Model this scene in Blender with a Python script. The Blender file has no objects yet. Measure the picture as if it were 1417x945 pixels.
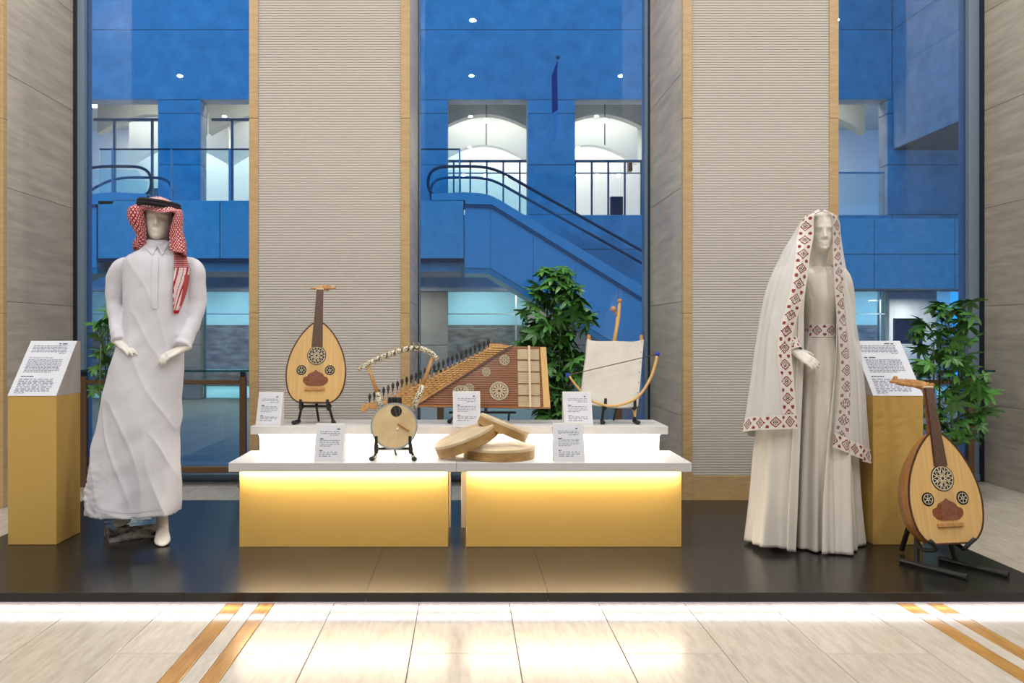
import bpy, bmesh, math, random
from mathutils import Vector, Matrix, noise as mnoise

random.seed(7)
S = bpy.context.scene
COL = S.collection
pi = math.pi

# ---------------------------------------------------------------- camera
F, CX, CY, HC = 1060.0, 643.0, 462.0, 1.18      # focal length in px, principal point, eye height
cam_d = bpy.data.cameras.new('camera')
cam = bpy.data.objects.new('camera', cam_d)
COL.objects.link(cam)
cam.location = (0, 0, HC)
cam.rotation_euler = (pi / 2, 0, 0)
cam_d.sensor_width = 36.0
cam_d.lens = F * 36.0 / 1417.0
cam_d.shift_x = (708.5 - CX) / 1417.0
cam_d.shift_y = (CY - 472.5) / 1417.0
cam_d.clip_start = 0.05
cam_d.clip_end = 300
S.camera = cam

# ---------------------------------------------------------------- world: blue dusk sky over the courtyard
wd = bpy.data.worlds.new('world')
S.world = wd
wd.use_nodes = True
bg = wd.node_tree.nodes['Background']
bg.inputs[0].default_value = (0.018, 0.22, 0.66, 1)
bg.inputs[1].default_value = 2.5

S.view_settings.view_transform = 'Standard'
S.view_settings.look = 'None'
S.view_settings.exposure = 0.0
S.view_settings.gamma = 1.0
S.view_settings.use_curve_mapping = False

LAMP_W = 29.0            # one ceiling downlight
LED_SHELF = 120.0         # emission of the strips below the table tops
LED_DECK = 17.0          # emission of the strip below the platform edge


def W(px, py, d):
    """photo pixel + distance from the camera plane -> world point"""
    return Vector(((px - CX) * d / F, d, HC - (py - CY) * d / F))


# ---------------------------------------------------------------- materials
MATS = {}


def mat(name, col, rough=0.6, metal=0.0, col2=None, nscale=8.0, stretch=(1, 1, 1), bump=0.0, bscale=60.0,
        spec=0.5, detail=4.0, rand=0.0, emit=None, estr=0.0, sheen=0.0, contrast=(0.35, 0.65), trans=0.0):
    m = bpy.data.materials.new(name)
    m.use_nodes = True
    nt = m.node_tree
    N, L = nt.nodes, nt.links
    b = N['Principled BSDF']
    b.inputs['Base Color'].default_value = (*col, 1)
    b.inputs['Roughness'].default_value = rough
    b.inputs['Metallic'].default_value = metal
    b.inputs['Specular IOR Level'].default_value = spec
    if sheen:
        b.inputs['Sheen Weight'].default_value = sheen
    if emit:
        b.inputs['Emission Color'].default_value = (*emit, 1)
        b.inputs['Emission Strength'].default_value = estr
    tc = None
    if col2 or bump or rand:
        tc = N.new('ShaderNodeTexCoord')
        mp = N.new('ShaderNodeMapping')
        mp.inputs['Scale'].default_value = stretch
        L.new(tc.outputs['Object'], mp.inputs['Vector'])
        vec = mp.outputs['Vector']
        oi = N.new('ShaderNodeObjectInfo')
        if rand:
            ad = N.new('ShaderNodeVectorMath')
            ad.operation = 'ADD'
            ml = N.new('ShaderNodeMath')
            ml.operation = 'MULTIPLY'
            ml.inputs[1].default_value = 37.0
            L.new(oi.outputs['Random'], ml.inputs[0])
            L.new(vec, ad.inputs[0])
            L.new(ml.outputs[0], ad.inputs[1])
            vec = ad.outputs[0]
    if col2:
        nz = N.new('ShaderNodeTexNoise')
        nz.inputs['Scale'].default_value = nscale
        nz.inputs['Detail'].default_value = detail
        nz.inputs['Roughness'].default_value = 0.6
        L.new(vec, nz.inputs['Vector'])
        rp = N.new('ShaderNodeValToRGB')
        rp.color_ramp.elements[0].position = contrast[0]
        rp.color_ramp.elements[0].color = (*col, 1)
        rp.color_ramp.elements[1].position = contrast[1]
        rp.color_ramp.elements[1].color = (*col2, 1)
        L.new(nz.outputs['Fac'], rp.inputs['Fac'])
        out = rp.outputs['Color']
        if rand:
            hs = N.new('ShaderNodeHueSaturation')
            mr = N.new('ShaderNodeMapRange')
            mr.inputs['To Min'].default_value = 1 - rand
            mr.inputs['To Max'].default_value = 1 + rand
            L.new(oi.outputs['Random'], mr.inputs['Value'])
            L.new(mr.outputs['Result'], hs.inputs['Value'])
            L.new(out, hs.inputs['Color'])
            out = hs.outputs['Color']
        L.new(out, b.inputs['Base Color'])
    if bump:
        nb = N.new('ShaderNodeTexNoise')
        nb.inputs['Scale'].default_value = bscale
        nb.inputs['Detail'].default_value = 3
        L.new(vec, nb.inputs['Vector'])
        bp = N.new('ShaderNodeBump')
        bp.inputs['Strength'].default_value = bump
        bp.inputs['Distance'].default_value = 0.004
        L.new(nb.outputs['Fac'], bp.inputs['Height'])
        L.new(bp.outputs['Normal'], b.inputs['Normal'])
    if trans:
        tr = N.new('ShaderNodeBsdfTransparent')
        mx = N.new('ShaderNodeMixShader')
        mx.inputs[0].default_value = trans
        L.new(b.outputs[0], mx.inputs[1])
        L.new(tr.outputs[0], mx.inputs[2])
        L.new(mx.outputs[0], N['Material Output'].inputs['Surface'])
    MATS[name] = m
    return m


def glass(name, tint, ior=1.45, gloss=0.0):
    m = bpy.data.materials.new(name)
    m.use_nodes = True
    nt = m.node_tree
    N, L = nt.nodes, nt.links
    N.remove(N['Principled BSDF'])
    t = N.new('ShaderNodeBsdfTransparent')
    t.inputs[0].default_value = (*tint, 1)
    g = N.new('ShaderNodeBsdfGlossy')
    g.inputs['Roughness'].default_value = gloss
    fr = N.new('ShaderNodeFresnel')
    fr.inputs['IOR'].default_value = ior
    mx = N.new('ShaderNodeMixShader')
    L.new(fr.outputs[0], mx.inputs[0])
    L.new(t.outputs[0], mx.inputs[1])
    L.new(g.outputs[0], mx.inputs[2])
    L.new(mx.outputs[0], N['Material Output'].inputs['Surface'])
    MATS[name] = m
    return m


def attr_mat(name, rough=0.8, trans=0.0):
    """woven or printed pattern: colour comes from the mesh's pattern attribute"""
    m = mat(name, (1, 1, 1), rough, bump=0.25, bscale=500, spec=0.2, trans=trans)
    N, L = m.node_tree.nodes, m.node_tree.links
    a = N.new('ShaderNodeAttribute')
    a.attribute_name = 'pattern'
    L.new(a.outputs['Color'], N['Principled BSDF'].inputs['Base Color'])
    return m


def emitter(name, col, strength):
    m = bpy.data.materials.new(name)
    m.use_nodes = True
    N, L = m.node_tree.nodes, m.node_tree.links
    N.remove(N['Principled BSDF'])
    e = N.new('ShaderNodeEmission')
    e.inputs[0].default_value = (*col, 1)
    e.inputs[1].default_value = strength
    L.new(e.outputs[0], N['Material Output'].inputs['Surface'])
    MATS[name] = m
    return m


mat('floor_stone', (0.56, 0.51, 0.435), 0.2, col2=(0.455, 0.405, 0.335), nscale=5.0, stretch=(9, 1.6, 9), detail=10, rand=0.07, contrast=(0.36, 0.68), spec=0.3)
mat('floor_gold', (0.50, 0.27, 0.07), 0.2, col2=(0.36, 0.18, 0.04), nscale=4, stretch=(12, 1.5, 8), detail=8, rand=0.05)
mat('grout', (0.12, 0.11, 0.10), 0.8)
mat('jamb_stone', (0.62, 0.555, 0.46), 0.35, col2=(0.42, 0.37, 0.30), nscale=2.2, stretch=(1, 1.0, 9), detail=10, rand=0.04, contrast=(0.32, 0.68), bump=0.15, bscale=30)
mat('gold_stone', (0.60, 0.43, 0.22), 0.4, col2=(0.47, 0.31, 0.14), nscale=3, stretch=(3, 3, 16), detail=9, contrast=(0.3, 0.7))
mat('rib_panel', (0.60, 0.56, 0.51), 0.75)
mat('deck_black', (0.010, 0.009, 0.009), 0.26, col2=(0.015, 0.013, 0.012), nscale=5, spec=0.6, bump=0.02, bscale=3)
mat('deck_edge', (0.012, 0.012, 0.012), 0.5)
mat('kick_grey', (0.22, 0.20, 0.23), 0.7)
mat('yellow_paint', (0.60, 0.385, 0.10), 0.5)
mat('white_board', (0.62, 0.61, 0.60), 0.5)
mat('white_paint', (0.72, 0.71, 0.70), 0.5)
mat('grey_board', (0.50, 0.47, 0.44), 0.6)
mat('paper', (0.66, 0.68, 0.73), 0.6)
mat('ink', (0.05, 0.05, 0.09), 0.7)
mat('ink_soft', (0.24, 0.25, 0.34), 0.7)
mat('black_metal', (0.012, 0.012, 0.013), 0.45)
mat('black_rubber', (0.02, 0.02, 0.02), 0.8)
mat('spruce', (0.72, 0.47, 0.19), 0.38, col2=(0.60, 0.37, 0.13), nscale=4, stretch=(22, 22, 0.7), detail=5, contrast=(0.3, 0.7))
mat('bowl_wood', (0.42, 0.19, 0.05), 0.3, col2=(0.30, 0.12, 0.03), nscale=5, stretch=(14, 14, 1))
mat('dark_wood', (0.10, 0.035, 0.018), 0.35, col2=(0.055, 0.02, 0.012), nscale=6, stretch=(14, 14, 1))
mat('red_wood', (0.26, 0.085, 0.032), 0.35, col2=(0.17, 0.05, 0.02), nscale=6, stretch=(3, 3, 12))
mat('peg_wood', (0.56, 0.30, 0.10), 0.4, col2=(0.42, 0.20, 0.06), nscale=12, stretch=(8, 8, 1))
mat('bone', (0.78, 0.68, 0.47), 0.5)
mat('string', (0.42, 0.33, 0.24), 0.4)
mat('hole_black', (0.006, 0.005, 0.005), 0.7)
mat('skin_tan', (0.66, 0.52, 0.29), 0.45, col2=(0.53, 0.38, 0.17), nscale=7, detail=6)
mat('rim_wood', (0.45, 0.28, 0.10), 0.5, col2=(0.30, 0.165, 0.05), nscale=10, stretch=(1, 1, 3), detail=6)
mat('drum_skin', (0.70, 0.58, 0.40), 0.55, col2=(0.55, 0.42, 0.25), nscale=8, detail=6)
mat('goat_skin', (0.74, 0.71, 0.64), 0.6, col2=(0.64, 0.60, 0.52), nscale=7, bump=0.1, bscale=25)
mat('qanun_wood', (0.30, 0.115, 0.055), 0.13, col2=(0.20, 0.07, 0.03), nscale=4, stretch=(1, 1, 16), detail=6)
mat('qanun_side', (0.42, 0.16, 0.035), 0.3)
mat('brass', (0.62, 0.44, 0.16), 0.35, metal=0.7)
mat('fish_skin', (0.66, 0.55, 0.36), 0.4, col2=(0.55, 0.43, 0.25), nscale=9)
mat('mosaic', (0.72, 0.66, 0.48), 0.35, col2=(0.05, 0.045, 0.035), nscale=150, detail=1, contrast=(0.52, 0.56))
mat('bow_wood', (0.62, 0.38, 0.13), 0.45)
mat('blue_yarn', (0.02, 0.04, 0.45), 0.8)
mat('mannequin', (0.74, 0.70, 0.63), 0.32)
mat('thobe_cloth', (0.66, 0.66, 0.715), 0.75, bump=0.35, bscale=22, sheen=0.1, spec=0.25)
mat('robe_cloth', (0.72, 0.68, 0.61), 0.75, bump=0.2, bscale=25, spec=0.25)
mat('dress_cloth', (0.68, 0.63, 0.56), 0.75, bump=0.15, bscale=25, spec=0.25)
mat('veil_cloth', (0.90, 0.89, 0.88), 0.8, trans=0.48, spec=0.2)
attr_mat('pattern_cloth')
attr_mat('pattern_sheer', trans=0.35)
mat('agal_black', (0.006, 0.006, 0.007), 0.85, bump=0.6, bscale=260)
mat('base_reflections', (0.50, 0.46, 0.42), 0.2, col2=(0.035, 0.03, 0.025), nscale=9, stretch=(1, 1, 3), detail=6, contrast=(0.42, 0.58))  # streaks put reflections of a polished base into the colour
mat('leaf_green', (0.05, 0.17, 0.03), 0.32, col2=(0.10, 0.28, 0.06), nscale=6, rand=0.25)
mat('stem_green', (0.10, 0.14, 0.03), 0.6)
mat('pot_dark', (0.05, 0.045, 0.04), 0.5)
mat('soil', (0.03, 0.02, 0.012), 0.95)
mat('frame_metal', (0.20, 0.27, 0.36), 0.4)
mat('frame_dark', (0.02, 0.03, 0.05), 0.35, metal=0.4)
mat('bronze', (0.19, 0.11, 0.065), 0.35, metal=0.4)
mat('ceiling_white', (0.62, 0.61, 0.59), 0.8)
mat('room_wall', (0.34, 0.31, 0.28), 0.6, col2=(0.27, 0.24, 0.21), nscale=1.5, stretch=(1, 1, 8), detail=8)
mat('facade_stone', (0.30, 0.34, 0.36), 0.75, col2=(0.48, 0.49, 0.50), nscale=2.2, detail=9, rand=0.05, contrast=(0.3, 0.72))
mat('facade_dark', (0.16, 0.16, 0.15), 0.8, col2=(0.12, 0.12, 0.115), nscale=2, detail=6)
mat('landing_stone', (0.56, 0.53, 0.50), 0.7, col2=(0.47, 0.45, 0.43), nscale=5, detail=6, rand=0.04)
mat('truss_panel', (0.46, 0.47, 0.48), 0.45, rand=0.03, col2=(0.43, 0.44, 0.45), nscale=3)
mat('truss_dark', (0.07, 0.10, 0.13), 0.4)
mat('rubber_rail', (0.012, 0.03, 0.05), 0.4)
mat('steel', (0.32, 0.38, 0.42), 0.35, metal=0.7)
mat('shop_white', (0.72, 0.72, 0.72), 0.7)
mat('shop_brown', (0.17, 0.065, 0.05), 0.3, col2=(0.36, 0.20, 0.17), nscale=2.5, stretch=(1, 1, 3), detail=7)
mat('vault_grey', (0.42, 0.42, 0.39), 0.8)
mat('paving', (0.12, 0.12, 0.12), 0.6, col2=(0.09, 0.09, 0.09), nscale=2)
mat('banner_blue', (0.01, 0.015, 0.14), 0.7)
mat('banner_tail', (0.30, 0.36, 0.46), 0.7)
mat('poster_dark', (0.012, 0.016, 0.05), 0.5)
mat('red_lacquer', (0.28, 0.05, 0.02), 0.5)
glass('window_glass', (0.93, 0.97, 0.97), 1.6)
glass('rail_glass', (0.86, 0.95, 0.96), 1.45)
glass('shop_glass', (0.74, 0.93, 0.97), 1.45)
glass('shelf_glass', (0.35, 0.62, 0.66), 1.5)
glass('clear_glass', (0.85, 0.95, 0.97), 1.4)
emitter('led_warm', (1.0, 0.86, 0.66), LED_SHELF)
emitter('led_cool', (1.0, 0.95, 0.98), LED_DECK)
emitter('lamp_disc', (1.0, 0.95, 0.88), 30.0)
emitter('shop_tube', (0.75, 0.95, 1.0), 14.0)
emitter('shop_spot', (1.0, 0.97, 0.9), 25.0)
emitter('sign_white', (0.95, 0.98, 1.0), 2.2)


# ---------------------------------------------------------------- mesh helpers
class MB:
    def __init__(s):
        s.v, s.f, s.m, s.c = [], [], [], []

    def add(s, verts, faces, mi=0, cols=None):
        o = len(s.v)
        s.v += [Vector(p) for p in verts]
        s.f += [tuple(i + o for i in f) for f in faces]
        s.m += [mi] * len(faces)
        if cols is not None:
            s.c += cols
        return s

    def box(s, x0, x1, y0, y1, z0, z1, mi=0):
        vs = [(x, y, z) for z in (z0, z1) for y in (y0, y1) for x in (x0, x1)]
        return s.add(vs, [(0, 2, 3, 1), (4, 5, 7, 6), (0, 1, 5, 4), (2, 6, 7, 3), (0, 4, 6, 2), (1, 3, 7, 5)], mi)

    def bbox(s, x0, x1, y0, y1, z0, z1, r=0.004, mi=0):
        """box with chamfered edges"""
        bm = bmesh.new()
        bmesh.ops.create_cube(bm, size=1)
        for v in bm.verts:
            v.co = Vector((x0 + (v.co.x + .5) * (x1 - x0), y0 + (v.co.y + .5) * (y1 - y0), z0 + (v.co.z + .5) * (z1 - z0)))
        bmesh.ops.bevel(bm, geom=bm.edges[:], offset=r, segments=1, affect='EDGES')
        bm.verts.index_update()
        s.add([v.co.copy() for v in bm.verts], [[v.index for v in f.verts] for f in bm.faces], mi)
        bm.free()
        return s

    def tube(s, pts, rad, n=8, mi=0, cap=True, flat=1.0, up=None):
        """round tube through pts; rad number or list; flat squeezes the second axis"""
        pts = [Vector(p) for p in pts]
        k = len(pts)
        if not isinstance(rad, (list, tuple)):
            rad = [rad] * k
        vs, fs = [], []
        pn = None
        for i, p in enumerate(pts):
            t = (pts[min(i + 1, k - 1)] - pts[max(i - 1, 0)])
            if t.length < 1e-9:
                t = Vector((0, 0, 1))
            t.normalize()
            if pn is None:
                a = Vector(up) if up else (Vector((0, 1, 0)) if abs(t.y) < .9 else Vector((1, 0, 0)))
                pn = (a - t * a.dot(t)).normalized()
            else:
                pn = (pn - t * pn.dot(t))
                pn = pn.normalized() if pn.length > 1e-6 else Vector((1, 0, 0))
            bn = t.cross(pn)
            for j in range(n):
                a = 2 * pi * j / n
                vs.append(p + pn * (math.cos(a) * rad[i] * flat) + bn * (math.sin(a) * rad[i]))
        for i in range(k - 1):
            for j in range(n):
                fs.append((i * n + j, i * n + (j + 1) % n, (i + 1) * n + (j + 1) % n, (i + 1) * n + j))
        if cap:
            fs.append(tuple(range(n - 1, -1, -1)))
            fs.append(tuple((k - 1) * n + j for j in range(n)))
        return s.add(vs, fs, mi)

    def loft(s, rings, mi=0, cap=True, closed=True):
        n = len(rings[0])
        vs = [p for r in rings for p in r]
        fs = []
        for i in range(len(rings) - 1):
            for j in range(n if closed else n - 1):
                fs.append((i * n + j, i * n + (j + 1) % n, (i + 1) * n + (j + 1) % n, (i + 1) * n + j))
        if cap:
            fs.append(tuple(range(n - 1, -1, -1)))
            fs.append(tuple((len(rings) - 1) * n + j for j in range(n)))
        return s.add(vs, fs, mi)

    def lathe(s, prof, n=20, mi=0, origin=(0, 0, 0), axis='Z'):
        """prof: list of (radius, height)"""
        rings = []
        for r, h in prof:
            ring = []
            for j in range(n):
                a = 2 * pi * j / n
                p = (r * math.cos(a), r * math.sin(a), h)
                if axis == 'Y':
                    p = (p[0], p[2], p[1])
                elif axis == 'X':
                    p = (p[2], p[0], p[1])
                ring.append(Vector(p) + Vector(origin))
            rings.append(ring)
        return s.loft(rings, mi)

    def prism(s, poly, y0, y1, mi=0):
        """polygon in XZ extruded along Y"""
        n = len(poly)
        vs = [(x, y0, z) for x, z in poly] + [(x, y1, z) for x, z in poly]
        fs = [tuple(range(n)), tuple(range(2 * n - 1, n - 1, -1))]
        fs += [((i + 1) % n, i, n + i, n + (i + 1) % n) for i in range(n)]
        return s.add(vs, fs, mi)

    def ell(s, c, rx, ry, rz, n=14, mi=0):
        c = Vector(c)
        rings = []
        for i in range(1, n):
            ph = pi * i / n
            rings.append([c + Vector((rx * math.sin(ph) * math.cos(2 * pi * j / (2 * n)), ry * math.sin(ph) * math.sin(2 * pi * j / (2 * n)), rz * math.cos(ph))) for j in range(2 * n)])
        return s.loft(rings, mi)

    def xform(s, M):
        s.v = [M @ v for v in s.v]
        return s

    def mesh(s, name, mats, smooth=False):
        me = bpy.data.meshes.new(name)
        me.from_pydata([tuple(v) for v in s.v], [], s.f)
        for m in (mats if isinstance(mats, (list, tuple)) else [mats]):
            me.materials.append(MATS[m])
        me.polygons.foreach_set('material_index', s.m)
        if smooth:
            me.polygons.foreach_set('use_smooth', [True] * len(s.f))
        if s.c:
            a = me.attributes.new('pattern', 'FLOAT_COLOR', 'CORNER')
            flat = []
            for f, c in zip(s.f, s.c):
                flat += [c[0], c[1], c[2], 1.0] * len(f)
            a.data.foreach_set('color', flat)
        me.validate()
        bm = bmesh.new()
        bm.from_mesh(me)
        if not s.c:
            bmesh.ops.recalc_face_normals(bm, faces=bm.faces[:])
        bm.to_mesh(me)
        bm.free()
        return me

    def build(s, name, mats, parent=None, smooth=False, world=False, auto=False):
        if world and parent is not None:
            off = Vector(parent.get('_base', (0, 0, 0)))
            s.v = [v - off for v in s.v]
        return link(name, s.mesh(name, mats, smooth or auto), parent)


def link(name, me, parent=None):
    o = bpy.data.objects.new(name, me)
    COL.objects.link(o)
    if parent is not None:
        o.parent = parent
        if '_base' in parent:
            o['_base'] = list(parent['_base'])
    return o


def tag(o, label=None, cat=None, group=None, kind=None):
    if label:
        o['label'] = label
    if cat:
        o['category'] = cat
    if group:
        o['group'] = group
    if kind:
        o['kind'] = kind
    return o


def thing(name, loc, label=None, cat=None, group=None, kind=None, rot=(0, 0, 0)):
    o = bpy.data.objects.new(name, None)
    COL.objects.link(o)
    o.location = loc
    o.rotation_euler = rot
    o.empty_display_size = 0.1
    o['_base'] = list(loc)
    return tag(o, label, cat, group, kind)


def cr(pts, n):
    """Catmull-Rom through pts (vectors or tuples), n samples"""
    pts = [Vector(p) for p in pts]
    k = len(pts) - 1
    out = []
    for i in range(n):
        t = i / (n - 1) * k
        j = min(int(t), k - 1)
        u = t - j
        p1, p2 = pts[j], pts[j + 1]
        p0 = pts[j - 1] if j > 0 else p1 * 2 - p2
        p3 = pts[j + 2] if j + 2 <= k else p2 * 2 - p1
        out.append(0.5 * ((2 * p1) + (p2 - p0) * u + (2 * p0 - 5 * p1 + 4 * p2 - p3) * u * u + (3 * p1 - p0 - 3 * p2 + p3) * u ** 3))
    return out


def interp(tab, t):
    """smooth-ish piecewise interpolation of (t, value) rows"""
    if t <= tab[0][0]:
        return tab[0][1]
    for (a, va), (b, vb) in zip(tab, tab[1:]):
        if t <= b:
            u = (t - a) / (b - a)
            return va + (vb - va) * u
    return tab[-1][1]


def fuse(mb, name, material, parent, voxel=0.004, smooth=4, world=True, post=None):
    """union closed solids into one continuous surface"""
    me = mb.mesh(name + '_tmp', material)
    o = bpy.data.objects.new(name + '_tmp', me)
    COL.objects.link(o)
    r = o.modifiers.new('r', 'REMESH')
    r.mode = 'VOXEL'
    r.voxel_size = voxel
    sm = o.modifiers.new('s', 'SMOOTH')
    sm.factor = 0.5
    sm.iterations = smooth
    dg = bpy.context.evaluated_depsgraph_get()
    dg.update()
    nm = bpy.data.meshes.new_from_object(o.evaluated_get(dg))
    bpy.data.objects.remove(o)
    bpy.data.meshes.remove(me)
    nm.name = name
    off = Vector(parent.get('_base', (0, 0, 0))) if world else Vector((0, 0, 0))
    for v in nm.vertices:
        co = v.co.copy()
        if post:
            co = post(co)
        v.co = co - off
    nm.materials.clear()
    nm.materials.append(MATS[material])
    nm.polygons.foreach_set('use_smooth', [True] * len(nm.polygons))
    return link(name, nm, parent)


def struct(o):
    o['kind'] = 'structure'
    return o

# ================================================================ ROOM
PF, WD = 5.20, 6.16          # pier faces, window plane
ROOF = 5.0
DECK = 0.08

# ---- floor: grout bed + single stone tiles in view
fl = thing('floor', (0, 0, 0), kind='structure')
MB().box(-6, 7, -6, 6.3, -0.06, -0.006).build('bedding', 'grout', fl)
MB().box(-6, 7, -6, 1.2, -0.006, 0.0).build('paving_behind', 'floor_stone', fl)
edges = [-4.25, -3.865, -3.48, -3.095, -2.71, -2.325, -2.058, -1.673, -1.288, -1.042, -0.968, -0.90, -0.834, -0.572, -0.2, 0.196,
         0.587, 0.961, 1.333, 1.72, 1.893, 1.963, 2.024, 2.095, 2.48, 2.865, 3.25, 3.635, 4.02, 4.405, 4.79, 5.175]
gold_cols = {(-1.042, -0.968), (-0.90, -0.834), (1.893, 1.963), (2.024, 2.095)}
tile_cache = {}
k_odd = 0
for ci, (x0, x1) in enumerate(zip(edges, edges[1:])):
    gold = (x0, x1) in gold_cols
    start = 2.83 - 0.77 * 2 + (0.385 if ci % 2 else 0.0)
    for r in range(7):
        y0, y1 = start + 0.77 * r, start + 0.77 * (r + 1)
        y0, y1 = max(y0, 1.2), min(y1, 6.12)
        if y1 - y0 < 0.05:
            continue
        if x0 > -2.4 and x1 < 2.5 and y0 > 3.45 and y1 < 5.0:
            continue
        if x0 > 2.6 and y1 < 2.4 and x0 > 3.3:
            continue
        w, l = x1 - x0 - 0.003, y1 - y0 - 0.003
        key = (round(w, 4), round(l, 4), gold)
        if key not in tile_cache:
            tile_cache[key] = MB().bbox(-w / 2, w / 2, -l / 2, l / 2, -0.012, 0.0, 0.0012).mesh('floor_tile', 'floor_gold' if gold else 'floor_stone')
        o = link('inlay_strip' if gold else 'floor_tile', tile_cache[key], fl)
        o.location = ((x0 + x1) / 2, (y0 + y1) / 2, 0)
for (xa, xb) in ((-6, -4.25), (5.175, 7)):
    MB().box(xa, xb, 1.2, 6.2, -0.006, 0.0).build('paving_side', 'floor_stone', fl)

struct(MB().box(-6, 7, -6, 6.4, ROOF, ROOF + 0.15).build('ceiling', 'ceiling_white'))
struct(MB().box(-6, 7, -6.2, -6, 0, ROOF).build('wall_back', 'room_wall'))
struct(MB().box(-6.2, -6, -6, 6.4, 0, ROOF).build('wall_side_left', 'room_wall'))
struct(MB().box(7, 7.2, -6, 6.4, 0, ROOF).build('wall_side_right', 'room_wall'))


def pier(name, x0, x1, left_jamb, right_jamb, ribs=True):
    p = thing(name, ((x0 + x1) / 2, PF, 0), kind='structure')
    t = 0.03
    MB().box(x0 + t, x1 - t, PF + 0.03, 6.4, 0, ROOF).build('core', 'room_wall', p, world=True)
    tw = 0.062
    for xa in (x0, x1 - tw):
        h = 0.0
        while h < ROOF:
            h1 = min(h + 1.32, ROOF)
            MB().bbox(xa, xa + tw, PF - 0.012, PF + 0.04, h + 0.001, h1 - 0.001, 0.002).build('corner_stone', 'gold_stone', p, world=True)
            h = h1
    MB().bbox(x0 + tw, x1 - tw, PF - 0.010, PF + 0.03, 0, 0.22, 0.002).build('base_stone', 'gold_stone', p, world=True)
    if ribs:
        mb = MB()
        xa, xb = x0 + tw + 0.001, x1 - tw - 0.001
        pitch, g = 0.0175, 0.0042
        z = 0.222
        prof = []
        while z < ROOF - 0.02:
            prof += [(PF - 0.004, z), (PF - 0.0055, z + 0.002), (PF - 0.0055, z + pitch - g - 0.002), (PF - 0.004, z + pitch - g), (PF - 0.0015, z + pitch - g + 0.0005), (PF - 0.0015, z + pitch - 0.0005)]
            z += pitch
        rings = [[Vector((xa, y, zz)), Vector((xb, y, zz)), Vector((xb, PF + 0.028, zz)), Vector((xa, PF + 0.028, zz))] for y, zz in prof]
        mb.loft(rings)
        mb.build('ribbed_panel', 'rib_panel', p, world=True)
    else:
        MB().box(x0 + tw, x1 - tw, PF, PF + 0.03, 0.22, ROOF).build('face_panel', 'rib_panel', p, world=True)
    for side, on in ((0, left_jamb), (1, right_jamb)):
        if not on:
            continue
        xa, xb = (x0, x0 + t) if side == 0 else (x1 - t, x1)
        z = 0.0
        hs = [0.62, 0.78, 0.78, 0.78, 0.78, 0.78, 0.78]
        for h in hs:
            z1 = min(z + h, ROOF)
            if z1 - z > 0.05:
                MB().bbox(xa, xb, PF + 0.041, WD + 0.02, z + 0.0012, z1 - 0.0012, 0.0015).build('stone_slab', 'jamb_stone', p, world=True)
            z = z1
    return p


PX = [(-6.0, -3.127), (-1.461, -0.3725), (1.48, 2.534), (4.15, 7.0)]
pier('wall_left', *PX[0], False, True, ribs=False)
pier('wall_center_left', *PX[1], True, True)
pier('wall_center_right', *PX[2], True, True)
pier('wall_right', *PX[3], True, False, ribs=False)

for i in range(3):
    x0, x1 = PX[i][1], PX[i + 1][0]
    w = thing('window_%d' % (i + 1), ((x0 + x1) / 2, WD, 0), kind='structure')
    fw = (0.075, 0.012, 0.012)[i], (0.012, 0.03, 0.105)[i]
    MB().bbox(x0, x0 + fw[0], WD - 0.02, WD + 0.12, 0, ROOF, 0.004).build('frame_post', 'frame_metal', w, world=True)
    MB().bbox(x1 - fw[1], x1, WD - 0.02, WD + 0.12, 0, ROOF, 0.004).build('frame_post', 'frame_metal', w, world=True)
    if i == 0:
        MB().box(x0 - 0.0, x0 + 0.022, WD - 0.045, WD - 0.02, 0, ROOF).build('gasket', 'frame_dark', w, world=True)
    if i == 2:
        MB().box(x1 - 0.025, x1, WD - 0.045, WD - 0.02, 0, ROOF).build('gasket', 'frame_dark', w, world=True)
    if i == 1:
        MB().box(x1 - 0.012, x1, WD - 0.045, WD - 0.02, 0, ROOF).build('gasket', 'frame_dark', w, world=True)
        MB().box(x0, x0 + 0.008, WD - 0.045, WD - 0.02, 0, ROOF).build('gasket', 'frame_dark', w, world=True)
    MB().bbox(x0, x1, WD - 0.03, WD + 0.12, 0, 0.055, 0.004).build('frame_sill', 'frame_metal', w, world=True)
    MB().box(x0 + fw[0], x1 - fw[1], WD + 0.03, WD + 0.04, 0.055, ROOF).build('pane', 'window_glass', w, world=True)

# ---- recessed ceiling downlights (the lamps that light the hall)
first = None
spots = [(xx, yy) for yy in (-3.2, -1.0, 1.1, 3.1) for xx in (-4.2, -2.1, 0.1, 2.3, 4.5)] + [(-2.3, 4.9), (0.55, 4.9), (3.3, 4.9)]  # the last three are added to brighten jambs, plants and window frames
for xx, yy in spots:
    if True:
        d = thing('ceiling_downlight', (xx, yy, ROOF), 'round recessed downlight in the white hall ceiling', 'light', 'downlights in the hall ceiling')
        if first is None:
            ring = MB().lathe([(0.07, 0.0), (0.10, 0.0), (0.10, -0.012), (0.085, -0.012), (0.07, -0.004)], 20).mesh('trim_ring', 'white_paint')
            disc = MB().lathe([(0.0005, -0.003), (0.03, -0.003), (0.03, -0.006), (0.0005, -0.006)], 16).mesh('lamp_disc', 'lamp_disc')
            ld = bpy.data.lights.new('downlight_lamp', 'AREA')
            ld.shape = 'DISK'
            ld.size = 0.075
            ld.energy = LAMP_W
            ld.color = (1.0, 0.98, 0.96)
            first = (ring, disc, ld)
        link('trim_ring', first[0], d)
        link('lamp_disc', first[1], d)
        lo = link('downlight_lamp', first[2], d)
        lo.location = (0, 0, -0.02)

# ================================================================ COURTYARD
FD = 22.0
GZ = -0.7


def fx(px, d=FD):
    return (px - CX) * d / F


def fz(py, d=FD):
    return HC - (py - CY) * d / F


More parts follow.
